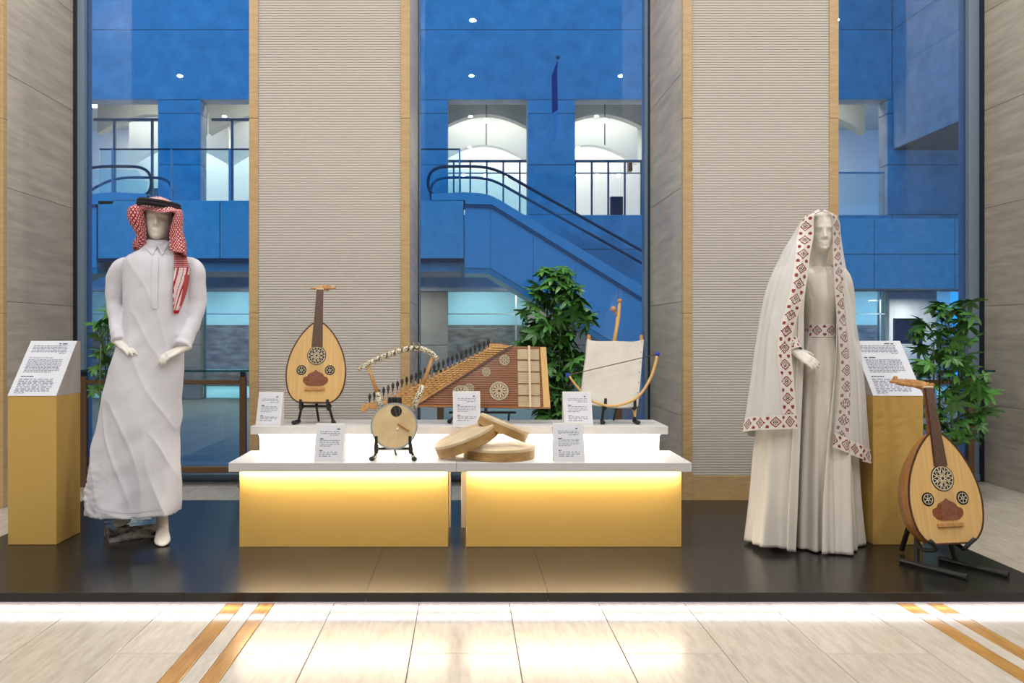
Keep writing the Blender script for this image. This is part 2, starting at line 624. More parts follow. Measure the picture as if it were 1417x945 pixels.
cy_ = thing('ground_courtyard', (0, 14, GZ), kind='structure')
MB().box(-20, 22, 6.42, 30, GZ - 0.2, GZ).build('paving', 'paving', cy_, world=True)

ups = [(108, 218), (278, 388), (454, 564), (620, 730), (796, 906), (972, 1082), (1140, 1228)]
los = [(108, 150), (278, 388), (454, 564), (620, 730), (1173, 1230), (1297, 1420)]
fac = thing('wall_facade', (0, FD, GZ), kind='structure')


def panel(x0, x1, z0, z1, d=FD, m='facade_stone', th=0.5, par=None):
    g = 0.014
    MB().bbox(x0 + g / 2, x1 - g / 2, d, d + th, z0 + g / 2, z1 - g / 2, 0.012).build('stone_panel', m, par or fac, world=True)


zt = [14.2, 12.0, fz(41), fz(138)]
xs_top = [-17.0, fx(60), fx(420), fx(930), fx(1235), 17.5]
for za, zb in zip(zt, zt[1:]):
    for xa, xb in zip(xs_top, xs_top[1:]):
        if xb - xa > 0.2:
            panel(xa, xb, zb, za)
piers = [(-17.0, fx(108))] + [(fx(a[1]), fx(b[0])) for a, b in zip(ups, ups[1:])] + [(fx(1228), 17.5)]
for xa, xb in piers:
    panel(xa, xb, fz(157), fz(138))
    panel(xa, xb, fz(228), fz(157))
    panel(xa, xb, fz(297), fz(228))
for xa, xb in zip(xs_top, xs_top[1:]):
    if xb - xa > 0.2:
        panel(xa, xb, fz(345), fz(297))
        panel(xa, xb, fz(403), fz(345))
lp = [(-17.0, fx(108))] + [(fx(a[1]), fx(b[0])) for a, b in zip(los, los[1:])]
for xa, xb in lp:
    n = max(1, int((xb - xa) / 2.4 + 0.5))
    for i in range(n):
        a, b = xa + (xb - xa) * i / n, xa + (xb - xa) * (i + 1) / n
        panel(a, b, fz(478), fz(403), m='facade_dark' if b < 5 else 'facade_stone')
        panel(a, b, GZ, fz(478), m='facade_dark' if b < 5 else 'facade_stone')
MB().box(-17, 17.5, FD + 0.5, FD + 0.55, fz(297) - 0.3, fz(297)).build('floor_edge', 'facade_dark', fac, world=True)

# rooms behind the facade
up = thing('room_upper', (0, 25, fz(297)), kind='structure')
zf = fz(297)
MB().box(-17, 17.5, FD + 0.5, 29, zf - 0.3, zf).build('floor_slab', 'shop_white', up, world=True)
MB().box(-17, 17.5, FD + 0.5, 29, 8.9, 9.1).build('ceiling_slab', 'vault_grey', up, world=True)
MB().box(-17, 17.5, 29, 29.2, zf - 0.3, 9.1).build('rear_wall', 'shop_white', up, world=True)
for (a, b) in ups:
    xa, xb = fx(a) - 0.55, fx(b) + 0.55
    for dd, ztop, zs, m in ((24.3, 8.15, 7.55, 'vault_grey'), (26.6, 7.75, 7.1, 'shop_white')):
        arc = [(xa + (xb - xa) * i / 16, zs + (ztop - zs) * math.sin(pi * i / 16)) for i in range(17)]
        MB().prism([(xa, 8.9)] + arc + [(xb, 8.9)], dd, dd + 0.35).build('arch', m, up, world=True)
for xx in (-12.5, -6.6, -0.2, 4.6, 11.0):
    MB().box(xx - 0.1, xx + 0.1, 25.8, 26.0, 8.85, 8.9).build('light_strip', 'shop_tube', up, world=True)
for (a, b) in ups[3:5]:
    for i in range(5):
        x = fx(a) + (fx(b) - fx(a)) * (i + 0.3) / 4.6
        MB().box(x - 0.025, x + 0.025, 23.0, 23.08, zf, fz(222, 23)).build('mullion', 'truss_dark', up, world=True)
    MB().box(fx(a) - 0.3, fx(b) + 0.3, 23.0, 23.1, fz(224, 23), fz(221, 23)).build('transom', 'truss_dark', up, world=True)
    MB().box(fx(a) - 0.3, fx(b) + 0.3, 23.0, 23.06, fz(240, 23), fz(238.6, 23)).build('transom', 'truss_dark', up, world=True)
    for i in range(3):
        x = fx(a) + (fx(b) - fx(a)) * (i + 0.6) / 3.2
        MB().ell((x, 25, 6.35), 0.06, 0.06, 0.06, 6).build('spot_bulb', 'shop_spot', up, world=True)
    xm = (fx(a) + fx(b)) / 2
    MB().tube([(xm, 23.6, 8.9), (xm, 23.6, 7.0)], 0.018, 6).build('hanging_rod', 'truss_dark', up, world=True)
    MB().ell((xm, 23.6, 7.75), 0.10, 0.10, 0.07, 6).build('spot_bulb', 'shop_spot', up, world=True)
for (a, b) in ((ups[0]), (ups[1])):
    x0 = fx(a) + 0.62
    MB().box(x0 - 0.03, x0 + 0.03, 22.9, 22.98, zf, 7.6).build('mullion', 'truss_dark', up, world=True)
    MB().box(x0 + 1.1, x0 + 1.16, 22.9, 22.98, zf, 7.6).build('mullion', 'truss_dark', up, world=True)
    MB().box(fx(a), fx(b), 22.9, 22.98, 7.55, 7.63).build('transom', 'truss_dark', up, world=True)
    MB().box(x0 + 0.6, x0 + 0.95, 24.0, 24.3, 5.4, 5.75).build('wall_speaker', 'truss_dark', up, world=True)
MB().box(fx(860), fx(878), 23.6, 23.8, zf, fz(258)).build('blue_screen', 'poster_dark', up, world=True)
MB().box(fx(884), fx(890), 23.4, 23.6, fz(222), fz(206)).build('orange_sign', 'red_lacquer', up, world=True)

gr = thing('room_ground', (0, 25, GZ), kind='structure')
MB().box(-17, 17.5, FD + 0.5, 28, GZ - 0.2, GZ + 0.002).build('floor_slab', 'shop_white', gr, world=True)
MB().box(-17, 17.5, FD + 0.5, 28, 2.9, 3.1).build('ceiling_slab', 'shop_white', gr, world=True)
MB().box(-17, 17.5, 27.6, 27.8, 1.5, 2.9).build('rear_wall', 'shop_white', gr, world=True)
MB().box(-17, 17.5, 27.5, 27.8, GZ, 1.5).build('rear_wall_marble', 'shop_brown', gr, world=True)
for (a, b) in los:
    MB().box(fx(a), fx(b), FD + 0.2, FD + 0.22, GZ, fz(403)).build('shop_pane', 'shop_glass', gr, world=True)
    MB().box(fx(a), fx(b), FD + 0.15, FD + 0.27, fz(435), fz(433.5)).build('shop_transom', 'steel', gr, world=True)
    xm = fx(a) + (fx(b) - fx(a)) * 0.86
    MB().box(xm - 0.02, xm + 0.02, FD + 0.15, FD + 0.27, GZ, fz(403)).build('shop_mullion', 'steel', gr, world=True)
for px in (170, 320, 665, 700, 1200, 1330):
    x = fx(px, 25)
    MB().add([(x - 0.25, 23.2, 2.86), (x - 0.10, 23.2, 2.86), (x - 0.4, 27.2, 2.86), (x - 0.55, 27.2, 2.86)], [(0, 1, 2, 3)]).build('light_tube', 'shop_tube', gr, world=True)


def lamp(name, loc, size, energy, col, par, rot=(0, 0, 0), sy=None):
    d = bpy.data.lights.new(name, 'AREA')
    d.size = size
    if sy:
        d.shape = 'RECTANGLE'
        d.size_y = sy
    d.energy = energy
    d.color = col
    o = bpy.data.objects.new(name, d)
    COL.objects.link(o)
    o.location = Vector(loc) - Vector(par['_base'])
    o.rotation_euler = rot
    o.parent = par
    return o


for xx in (-10.5, -6, 0.7, 4.5, 11):
    lamp('room_fill_lamp', (xx, 25.7, 8.8), 3.0, 60, (1.0, 0.95, 0.82), up, sy=1.2)
for xx in (-10.5, -6.4, 0.7, 4.5, 11):
    lamp('room_fill_lamp', (xx, 27.9, 8.8), 3.0, 110, (1.0, 0.95, 0.84), up, sy=0.8)  # added fill that brightens the rear of the upper rooms
for xx in (-9.6, -6.4, 11.3):
    lamp('room_fill_lamp', (xx, 23.2, 8.8), 1.6, 45, (1.0, 0.93, 0.78), up, sy=0.6)  # extra lamps added to lift the dark outer openings
for xx in (-9.5, -6, 0.7, 11, 14.5):
    lamp('shop_lamp', (xx, 25.0, 2.8), 2.5, 95, (0.72, 0.95, 1.0), gr, sy=1.2)

for xx in (-9.0, -5.5, -1.6, 1.6):
    lamp('soffit_fill', (xx, 20.6, 2.55), 0.3, 110, (1.0, 0.92, 0.75), gr)  # fill lamps added under the landing to brighten the lower facade
for xx in (9.5, 12.5):
    lamp('soffit_fill', (xx, 21.0, 2.2), 0.3, 80, (1.0, 0.95, 0.85), gr)  # same added fill below the right parapet
# right wing running towards the hall, with its soffit
wing = thing('wall_wing', (13, 17, 6.47), kind='structure')
XW = fx(1235)
for k in range(4):
    y0 = 21.98 - 3.2 * (k + 1)
    for za, zb in ((fz(207), 9.9), (9.9, 14.2)):
        MB().bbox(XW, XW + 0.4, y0 + 0.006, y0 + 3.194, za + 0.006, zb - 0.006, 0.012).build('stone_panel', 'facade_stone', wing, world=True)
MB().box(XW, XW + 5.3, 9, 21.98, fz(207) - 0.02, fz(207)).build('soffit', 'facade_dark', wing, world=True)
par = thing('wall_parapet', (12, 20, 2.35), kind='structure')
for k in range(4):
    xa = 8.6 + 2.1 * k
    panel(xa, xa + 2.1, fz(352, 20), fz(302, 20), d=20, m='landing_stone', th=0.3, par=par)
    panel(xa, xa + 2.1, fz(400, 20), fz(352, 20), d=20, m='landing_stone', th=0.3, par=par)
MB().box(8.6, 17, 20.3, 21.98, fz(352, 20), fz(345, 20)).build('slab', 'facade_dark', par, world=True)
MB().box(8.6, fx(1225, 20), 20.05, 20.08, fz(302, 20), fz(238, 20)).build('guard_glass', 'clear_glass', par, world=True)
MB().box(8.6, fx(1225, 20), 20.03, 20.1, fz(239.5, 20), fz(237.5, 20)).build('guard_rail', 'steel', par, world=True)

# landing between the two escalators
LD = 18.0
ldg = thing('wall_landing', (fx(400, LD), LD, fz(358, LD)), kind='structure')
xa, xb = fx(135, LD), fx(642, LD)
n = 6
for i in range(n):
    panel(xa + (xb - xa) * i / n, xa + (xb - xa) * (i + 1) / n, fz(358, LD), fz(277, LD), d=LD, m='landing_stone', th=0.25, par=ldg)
MB().box(xa, xb, LD + 0.25, FD, fz(300, LD), fz(280, LD)).build('slab', 'facade_dark', ldg, world=True)
MB().box(xa, xb, LD + 0.03, LD + 0.22, fz(362, LD), fz(358, LD)).build('shadow_gap', 'frame_dark', ldg, world=True)
MB().box(xa + 0.2, fx(638, LD), LD + 0.3, LD + 2.2, fz(374, LD), fz(362, LD)).build('lower_beam', 'landing_stone', ldg, world=True)
MB().box(xa, fx(637, LD), LD + 0.1, LD + 0.12, fz(277, LD), fz(205, LD)).build('guard_glass', 'clear_glass', ldg, world=True)
MB().tube([(xa, LD + 0.11, fz(205, LD)), (fx(637, LD), LD + 0.11, fz(205, LD)), (fx(637, LD), LD + 0.11, fz(277, LD))], 0.022, 6).build('guard_rail', 'rubber_rail', ldg, world=True)
for px in (153, 235, 316, 636):
    MB().box(fx(px, LD) - 0.02, fx(px, LD) + 0.02, LD + 0.08, LD + 0.14, fz(277, LD), fz(205, LD)).build('guard_post', 'steel', ldg, world=True)


def escalator(flip, label):
    q = (lambda px: fx(800 - px, LD)) if flip else (lambda px: fx(px, LD))
    e = thing('escalator', (q(640), LD, GZ), label, 'escalator')
    Y0, Y1 = LD, LD + 1.4
    sl = 0.60
    xe = 1187

    def P(px, py):
        return (q(px), fz(py, LD))
    deck = [(597, 268), (640, 266), (662, 267), (678, 270), (692, 277)]
    deck += [(xe, 277 + (xe - 692) * sl)]
    low = [(xe, 293 + (xe - 681) * sl), (681, 283), (644, 282), (643, 276.8), (597, 276.8)]
    MB().prism([P(*p) for p in deck + low], Y0, Y1).build('skirt', 'truss_panel', e, world=True)
    q0 = q
    if flip:
        q = lambda px: fx(776 - px, LD)
    edge = [(643, 283.5), (681, 284), (xe, 294 + (xe - 681) * sl), (xe, 298 + (xe - 681) * sl), (681, 288), (643, 287)]
    MB().prism([P(*p) for p in edge], Y0 - 0.03, Y0 - 0.002).build('shadow_trim', 'truss_dark', e, world=True)
    js = [643, 679, 738, 797, 856, 915, 974, 1033, 1092, 1151]

    def top(x):
        return 287 if x < 681 else 287 + (x - 681) * sl

    def bot(x):
        return min(572, 370 if x < 677 else 370 + (x - 677) * sl)
    for a, b in zip(js, js[1:]):
        if bot(b) - top(b) < 3:
            continue
        poly = [(a + .25, top(a)), (b - .25, top(b)), (b - .25, bot(b)), (a + .25, bot(a))]
        MB().prism([P(*p) for p in poly], Y0 + 0.02, Y1 - 0.02).build('cladding_panel', 'truss_panel', e, world=True)
    und = [(643, 370), (677, 370), (1010, 570), (1025, 579), (1010, 579), (675, 378), (643, 378)]
    MB().prism([P(*p) for p in und], Y0 + 0.05, Y1 - 0.05).build('underside', 'shop_teal', e, world=True)
    q = q0
    rail = [(612, 271), (603, 270), (595, 264), (592, 252), (596, 238), (608, 231), (630, 229.5), (662, 230), (684, 234), (705, 243.5), (725, 255), (900, 353), (1100, 469)]
    for yy in (Y0 + 0.05, Y1 - 0.05):
        pts = [Vector((P(*p)[0], yy, P(*p)[1])) for p in rail]
        MB().tube(cr(pts, 60), 0.035, 8).build('handrail', 'rubber_rail', e, smooth=True, world=True)
        g = [P(*p) for p in [(600, 267), (597, 252), (612, 235), (662, 233), (684, 237), (705, 246), (725, 258), (1100, 472), (1100, 521), (692, 277), (670, 269)]]
        MB().prism(g, yy - 0.006, yy + 0.006).build('balustrade_glass', 'clear_glass', e, world=True)
    MB().bbox(q(600) - 0.08, q(600) + 0.08, Y0 + 0.01, Y1 - 0.01, fz(277, LD), fz(270, LD), 0.02).build('newel_end', 'frame_dark', e, world=True)
    return e


mat('shop_teal', (0.12, 0.34, 0.36), 0.3)
escalator(False, 'blue grey escalator descending behind the middle window')
escalator(True, 'escalator with looped handrail behind the window by the white robed mannequin')

# long banner on a pole in front of the facade
bn = thing('hanging_banner', tuple(W(768, 195, 20)), 'tall narrow dark blue banner hanging outside middle window', 'banner')
bp = [W(772, 83, 20), W(771, 100, 20), W(772, 152, 20), W(764, 157, 20), W(763.5, 105, 20), W(768, 92, 20)]
MB().prism([(p.x, p.z) for p in bp], 20, 20.03).build('banner_cloth', 'banner_blue', bn, world=True)
bp = [W(771.5, 152, 20), W(771, 175, 20), W(768, 196, 20), W(765, 198, 20), W(767, 180, 20), W(764.5, 157, 20)]
MB().prism([(p.x, p.z) for p in bp], 20.0, 20.03).build('banner_tail', 'banner_tail', bn, world=True)
MB().tube([W(772, 80, 20), W(771, 79, 21), W(770.5, 78.5, 22)], 0.03, 6).build('bracket', 'truss_dark', bn, world=True)
MB().ell(W(772.5, 79.5, 20), 0.05, 0.05, 0.05, 6).build('finial', 'truss_dark', bn, world=True)

po = thing('dark_noticeboard', (fx(1262, 20), 20.3, GZ), 'dark blue noticeboard outside behind the plant by the right wall', 'noticeboard')
MB().bbox(fx(1247, 20), fx(1287, 20), 20.3, 20.4, fz(476, 20), fz(440, 20), 0.02).build('board', 'poster_dark', po, world=True)
for px in (1252, 1282):
    MB().box(fx(px, 20) - 0.03, fx(px, 20) + 0.03, 20.32, 20.38, GZ, fz(476, 20)).build('leg', 'truss_dark', po, world=True)

# ---- inner balustrades in front of the windows
RD = 5.92
for i, (pa, pb, lb) in enumerate(((112, 341, 'bronze framed glass balustrade behind the white robed mannequin'),
                                  (605, 860, 'bronze framed glass balustrade behind the tiered tables'),
                                  (1180, 1347, 'bronze framed glass balustrade behind the veiled mannequin'))):
    x0, x1 = fx(pa, RD), fx(pb, RD)
    r = thing('glass_balustrade', ((x0 + x1) / 2, RD, 0), lb, 'balustrade')
    for x in (x0, x1 - 0.05):
        MB().bbox(x, x + 0.05, RD - 0.02, RD + 0.02, 0, fz(520, RD), 0.004).build('post', 'bronze', r, world=True)
        MB().bbox(x - 0.008, x + 0.058, RD - 0.03, RD + 0.03, 0, 0.02, 0.003).build('foot', 'bronze', r, world=True)
        MB().box(x + 0.01, x + 0.04, RD - 0.025, RD + 0.025, fz(520, RD), fz(514.5, RD)).build('clamp', 'frame_dark', r, world=True)
    MB().bbox(x0 + 0.05, x1 - 0.05, RD - 0.018, RD + 0.018, fz(531.5, RD), fz(525.5, RD), 0.004).build('rail', 'bronze', r, world=True)
    MB().bbox(x0 + 0.05, x1 - 0.05, RD - 0.018, RD + 0.018, fz(654, RD), fz(645, RD), 0.004).build('bottom_rail', 'bronze', r, world=True)
    MB().box(x0 + 0.05, x1 - 0.05, RD - 0.004, RD + 0.004, fz(645, RD), fz(531.5, RD)).build('pane', 'rail_glass', r, world=True)
    xe0, xe1 = (x0 - 0.03, x1 + 0.03) if i < 2 else (x0 - 0.03, fx(1372, RD))
    MB().bbox(xe0, xe1, RD - 0.05, RD + 0.05, fz(514.5, RD), fz(511.5, RD), 0.003).build('glass_shelf', 'shelf_glass', r, world=True) if 'shelf_glass' in MATS else None

# ================================================================ PLATFORM
X0, X1, Y0, Y1 = -2.52, 2.575, 1.10 * F / 358.0, 5.07
pl = thing('display_platform', (0.03, (Y0 + Y1) / 2, 0), 'low black glossy platform edged with white light under the display', 'platform')
sx = [X0, -1.97, -1.194, -0.42, 0.354, 1.128, 1.902, X1]
for a, b in zip(sx, sx[1:]):
    MB().bbox(a + 0.0004, b - 0.0004, Y0, Y1, DECK - 0.04, DECK, 0.0006).build('deck_panel', 'deck_black', pl, world=True)
MB().box(X0 + 0.08, X1 - 0.08, Y0 + 0.10, Y1 - 0.03, 0, DECK - 0.04).build('plinth_base', 'kick_grey', pl, world=True)
st = MB().box(X0 + 0.05, X1 - 0.05, Y0 + 0.030, Y0 + 0.050, DECK - 0.046, DECK - 0.0405).build('light_strip', 'led_cool', pl, world=True)

# ================================================================ TIERED TABLES
LZ, UZ = 0.532, 0.665


def plinth(x0, x1, bx0, bx1, yf, yb, body_y, z, label, paint='yellow_paint'):
    p = thing('display_table', ((x0 + x1) / 2, (yf + yb) / 2, DECK), label, 'table')
    MB().bbox(x0 + 0.0006, x1 - 0.0006, yf, yb, z - 0.046, z, 0.0015).build('table_top', 'white_board', p, world=True)
    MB().bbox(bx0, bx1, body_y, yb - 0.02, DECK, z - 0.046, 0.002).build('body', paint, p, world=True)
    MB().box(bx0 + 0.005, bx1 - 0.005, body_y - 0.030, body_y - 0.014, z - 0.0535, z - 0.0465).build('light_strip', 'led_warm', p, world=True)
    return p


LF, UF = 3.85, 4.27
plinth(-1.188, -0.041, -1.163, -0.086, LF, 4.255, 3.953, LZ, 'lower yellow table with lit white top carrying the round lyre')
plinth(-0.041, 1.143, 0.0075, 1.119, LF, 4.255, 3.953, LZ, 'lower yellow table with lit white top carrying the frame drums')
ut = plinth(-1.195, -0.04, -1.165, -0.08, UF, 4.60, UF + 0.075, UZ, 'upper lit table behind, carrying the pear shaped lute and zither end', 'white_paint')
plinth(-0.04, 1.135, -0.02, 1.105, UF, 4.60, UF + 0.075, UZ, 'upper lit table behind, carrying the square white skin fiddle', 'white_paint')
cl = thing('cable_clip', (-0.06, UF + 0.075, UZ - 0.075), 'small dark clip between the upper tables below their tops', 'clip')
MB().bbox(-0.0795, -0.0205, UF + 0.076, UF + 0.10, UZ - 0.078, UZ - 0.0465, 0.003).build('clip_body', 'black_metal', cl, world=True)
MB().box(-0.0795, -0.0205, UF + 0.10, UF + 0.115, LZ - 0.046, UZ - 0.0465).build('filler_board', 'white_paint', ut, world=True)


# ================================================================ INFORMATION PEDESTALS
def word_rows(mb, rows, place, seed, mi=0):
    """rows: (u0, u1, v, height, mean word length, ragged-right?)"""
    rnd = random.Random(seed)
    for (u0, u1, v, h, wl) in rows:
        u = u0
        while u < u1 - wl * 0.25:
            w = min(wl * rnd.uniform(0.45, 1.5), u1 - u)
            hh = h * rnd.uniform(0.75, 1.0)
            mb.add([place(u, v), place(u + w, v), place(u + w, v + hh), place(u, v + hh)], [(0, 1, 2, 3)], mi)
            u += w + wl * 0.28
    return mb


def para(u0, u1, v0, v1, n, fill=0.62, wl=0.05, last=1.0, right=False):
    out = []
    st_ = (v1 - v0) / n
    for i in range(n):
        a, b = u0, u1
        if i == n - 1 and last < 1:
            if right:
                a = u1 - (u1 - u0) * last
            else:
                b = u0 + (u1 - u0) * last
        out.append((a, b, v0 + st_ * i, st_ * fill, wl))
    return out


def text_mesh(body, size):
    c = bpy.data.curves.new('t', 'FONT')
    c.body = body
    c.size = size
    o = bpy.data.objects.new('t', c)
    COL.objects.link(o)
    dg = bpy.context.evaluated_depsgraph_get()
    dg.update()
    me = bpy.data.meshes.new_from_object(o.evaluated_get(dg))
    out = ([v.co.copy() for v in me.vertices], [tuple(p.vertices) for p in me.polygons])
    bpy.data.objects.remove(o)
    bpy.data.curves.remove(c)
    bpy.data.meshes.remove(me)
    return out


def pedestal(x0, x1, label, seed, title):
    yf, yb, ys = 3.993, 4.245, 4.21
    zf_, zt_ = 0.856, 1.14
    p = thing('information_pedestal', ((x0 + x1) / 2, (yf + yb) / 2, DECK), label, 'pedestal')
    MB().bbox(x0, x1, yf, yb, DECK, zf_, 0.0025).build('body', 'yellow_paint', p, world=True)
    blk = MB()
    prof = [(yf, zf_), (ys, zt_), (yb, zt_), (yb, zf_)]
    n = 4
    vs = [(x0, y, z) for y, z in prof] + [(x1, y, z) for y, z in prof]
    blk.add(vs, [(0, 1, 2, 3), (7, 6, 5, 4)] + [((i + 1) % n, i, n + i, n + (i + 1) % n) for i in range(n)])
    blk.build('sloped_head', 'grey_board', p, world=True)
    A, B = Vector((0, yf, zf_)), Vector((0, ys, zt_))
    nrm = Vector((0, -(zt_ - zf_), ys - yf)).normalized()

    def place(u, v, o=0.0032):
        q = B + (A - B) * v + nrm * o
        return Vector((x0 + (x1 - x0) * u, q.y, q.z))
    sh = MB()
    c = [place(0.0, 0, 0.0005), place(1, 0, 0.0005), place(1, 1, 0.0005), place(0, 1, 0.0005)]
    c2 = [place(0.0, 0, 0.0025), place(1, 0, 0.0025), place(1, 1, 0.0025), place(0, 1, 0.0025)]
    sh.add(c + c2, [(0, 1, 2, 3), (7, 6, 5, 4), (0, 4, 5, 1), (1, 5, 6, 2), (2, 6, 7, 3), (3, 7, 4, 0)])
    sheet = sh.build('sign_sheet', 'paper', p, world=True)
    tx = MB()
    word_rows(tx, para(0.11, 0.86, 0.085, 0.255, 6, wl=0.055, last=0.2, right=True), place, seed)
    word_rows(tx, para(0.12, 0.85, 0.35, 0.60, 9, wl=0.055, last=0.8), place, seed + 1)
    word_rows(tx, para(0.10, 0.84, 0.70, 0.975, 8, fill=0.58, wl=0.09, last=0.3), place, seed + 2)
    tx.build('body_text', 'ink_soft', sheet, world=True)['kind'] = 'stuff'
    tt = MB()
    word_rows(tt, [(0.64, 0.86, 0.045, 0.022, 0.09)], place, seed + 3)
    word_rows(tt, [(0.11, 0.37, 0.65, 0.022, 0.035)], place, seed + 4)
    if title:
        vv, ff = text_mesh(title, 1.0)
        w = max(v.x for v in vv)
        k = 0.52 / w
        asp = (x1 - x0) / (B - A).length
        tt.add([place(0.11 + v.x * k, 0.327 - v.y * k * asp) for v in vv], ff)
    else:
        word_rows(tt, [(0.11, 0.36, 0.305, 0.024, 0.12)], place, seed + 5)
    tt.build('title_text', 'ink', sheet, world=True)['kind'] = 'stuff'
    return p


pedestal(-2.382, -2.129, 'yellow pedestal with sloped text sign beside the white robed mannequin', 11, 'The Thobe and the Shemagh')
pedestal(2.129, 2.391, 'yellow pedestal with sloped text sign behind the lute on floor stand', 23, None)


def card(px0, px1, ybot, ytop, z, d, yaw, seed, label, words):
    w = (px1 - px0) * d / F
    h = (ybot - ytop) * d / F
    xc = ((px0 + px1) / 2 - CX) * d / F
    c = thing('caption_card', (xc, d, z), label, 'caption card', rot=(0, 0, yaw))
    tl = 0.30                       # lean
    dy = h * tl
    nrm = Vector((0, -1, tl)).normalized()

    def place(u, v, o=0.0012):
        return Vector((-w / 2 + w * u, dy * (1 - v), h * (1 - v))) + nrm * o
    m = MB()
    prof = [(0.0, 0.0), (dy, h), (dy + 0.012, h), (dy + 0.012, 0)]
    n = 4
    vs = [(-w / 2, y, zz) for y, zz in prof] + [(w / 2, y, zz) for y, zz in prof]
    m.add(vs, [(0, 1, 2, 3), (7, 6, 5, 4)] + [((i + 1) % n, i, n + i, n + (i + 1) % n) for i in range(n)])
    m.build('holder', 'white_paint', c)
    s = MB()
    s.add([place(.05, .05, .0002), place(.95, .05, .0002), place(.95, .95, .0002), place(.05, .95, .0002), place(.05, .05, .001), place(.95, .05, .001), place(.95, .95, .001), place(.05, .95, .001)],
          [(0, 1, 2, 3), (7, 6, 5, 4), (0, 4, 5, 1), (1, 5, 6, 2), (2, 6, 7, 3), (3, 7, 4, 0)])
    sh = s.build('printed_sheet', 'paper', c)
    t = MB()
    word_rows(t, para(0.16, 0.84, 0.20, 0.34, 3, wl=0.09, last=0.5, right=True, fill=.5), place, seed)
    word_rows(t, para(0.16, 0.84, 0.43, 0.62, 4, wl=0.09, last=0.6, fill=.5), place, seed + 1)
    word_rows(t, para(0.16, 0.84, 0.73, 0.88, 3, wl=0.14, last=0.7, fill=.5), place, seed + 2)
    t.build('body_text', 'ink_soft', sh)['kind'] = 'stuff'
    t = MB()
    word_rows(t, [(0.73, 0.84, 0.13, 0.035, 0.08), (0.16, 0.28, 0.385, 0.03, 0.2), (0.16, 0.27, 0.685, 0.03, 0.05)], place, seed + 3)
    t.build('title_text', 'ink', sh)['kind'] = 'stuff'
    return c


card(353, 388, 589.5, 543.5, UZ, UF + 0.012, -0.10, 31, 'small white caption card left beside the pear shaped lute', 0)
card(627, 665, 589.5, 542.5, UZ, UF + 0.012, 0.03, 37, 'small white caption card in front of the trapezoid zither', 0)
card(781, 821, 589.5, 543.0, UZ, UF + 0.012, 0.06, 41, 'small white caption card in front of the square fiddle', 0)
card(434, 475, 640, 588, LZ, LF + 0.012, -0.04, 43, 'small white caption card beside the round lyre', 0)
card(767, 810, 640, 587, LZ, LF + 0.012, 0.03, 47, 'small white caption card beside the frame drums', 0)
# ================================================================ INSTRUMENTS
def ribbon(mb, pts, w, y, th=0.0015, mi=0, closed=False):
    """flat strip along a 2-D path in XZ, at depth y (front), a little thick"""
    P = [Vector((p[0], p[1])) for p in pts]
    n = len(P)
    vs, fs = [], []
    for i, p in enumerate(P):
        a = P[(i - 1) % n] if (closed or i > 0) else p
        b = P[(i + 1) % n] if (closed or i < n - 1) else p
        t = (b - a)
        t = t.normalized() if t.length > 1e-9 else Vector((1, 0))
        nn = Vector((-t.y, t.x)) * (w / 2)
        for s_ in (-1, 1):
            q = p + nn * s_
            vs.append((q.x, y, q.y))
    for i in range(n if closed else n - 1):
        j = (i + 1) % n
        fs.append((2 * i, 2 * j, 2 * j + 1, 2 * i + 1))
    k = len(vs)
    vs += [(x, yy + th, z) for (x, yy, z) in vs]
    fs2 = [tuple(reversed([q + k for q in f])) for f in fs]
    side = []
    for i in range(n if closed else n - 1):
        j = (i + 1) % n
        side += [(2 * i, 2 * i + k, 2 * j + k, 2 * j), (2 * i + 1, 2 * j + 1, 2 * j + 1 + k, 2 * i + 1 + k)]
    mb.add(vs, fs + fs2 + side, mi)
    return mb


def circ(cx, cz, r, n=24, a0=0.0):
    return [(cx + r * math.cos(a0 + 2 * pi * i / n), cz + r * math.sin(a0 + 2 * pi * i / n)) for i in range(n)]


def rosette(parent, cx, cz, r, y, back='hole_black', lattice='bone', dark=True, petals=8, dense=False):
    d = MB().prism(circ(cx, cz, r, 28), y - 0.0006, y + 0.0004).build('rosette', back, parent)
    m = MB()
    small = r < 0.035 and not dense
    ribbon(m, circ(cx, cz, r * (0.72 if small else 0.88), 28), r * 0.06, y - 0.002, 0.0012, closed=True)
    ribbon(m, circ(cx, cz, r * 0.17, 16), r * 0.07, y - 0.002, 0.0012, closed=True)
    for i in range(petals):
        a = 2 * pi * i / petals
        da = pi / petals
        def pt(rr, aa):
            return (cx + rr * r * math.cos(aa), cz + rr * r * math.sin(aa))
        if not small:
            ribbon(m, [pt(.2, a), pt(.5, a - da * .75), pt(.86, a), pt(.5, a + da * .75), pt(.2, a)], r * 0.06, y - 0.002, 0.0012)
        if small:
            ribbon(m, [pt(.2, a + da), pt(.72, a + da)], r * 0.07, y - 0.002, 0.0012)
            continue
        ribbon(m, [pt(.5, a + da * .75), pt(.66, a + da), pt(.9, a + da)], r * 0.05, y - 0.002, 0.0012)
        ribbon(m, [pt(.5, a + 2 * da - da * .75), pt(.66, a + da)], r * 0.06, y - 0.002, 0.0012)
        if dense:
            ribbon(m, circ(*pt(.72, a + da), r * 0.14, 8), r * 0.05, y - 0.0022, 0.001, closed=True)
    m.build('lattice', lattice, d)
    return d


OUD = [(0.0, 95), (0.012, 118), (0.03, 138), (0.06, 158), (0.10, 171), (0.15, 178), (0.20, 177), (0.26, 165), (0.31, 147),
       (0.36, 120), (0.40, 93), (0.43, 66), (0.452, 42), (0.46, 30)]


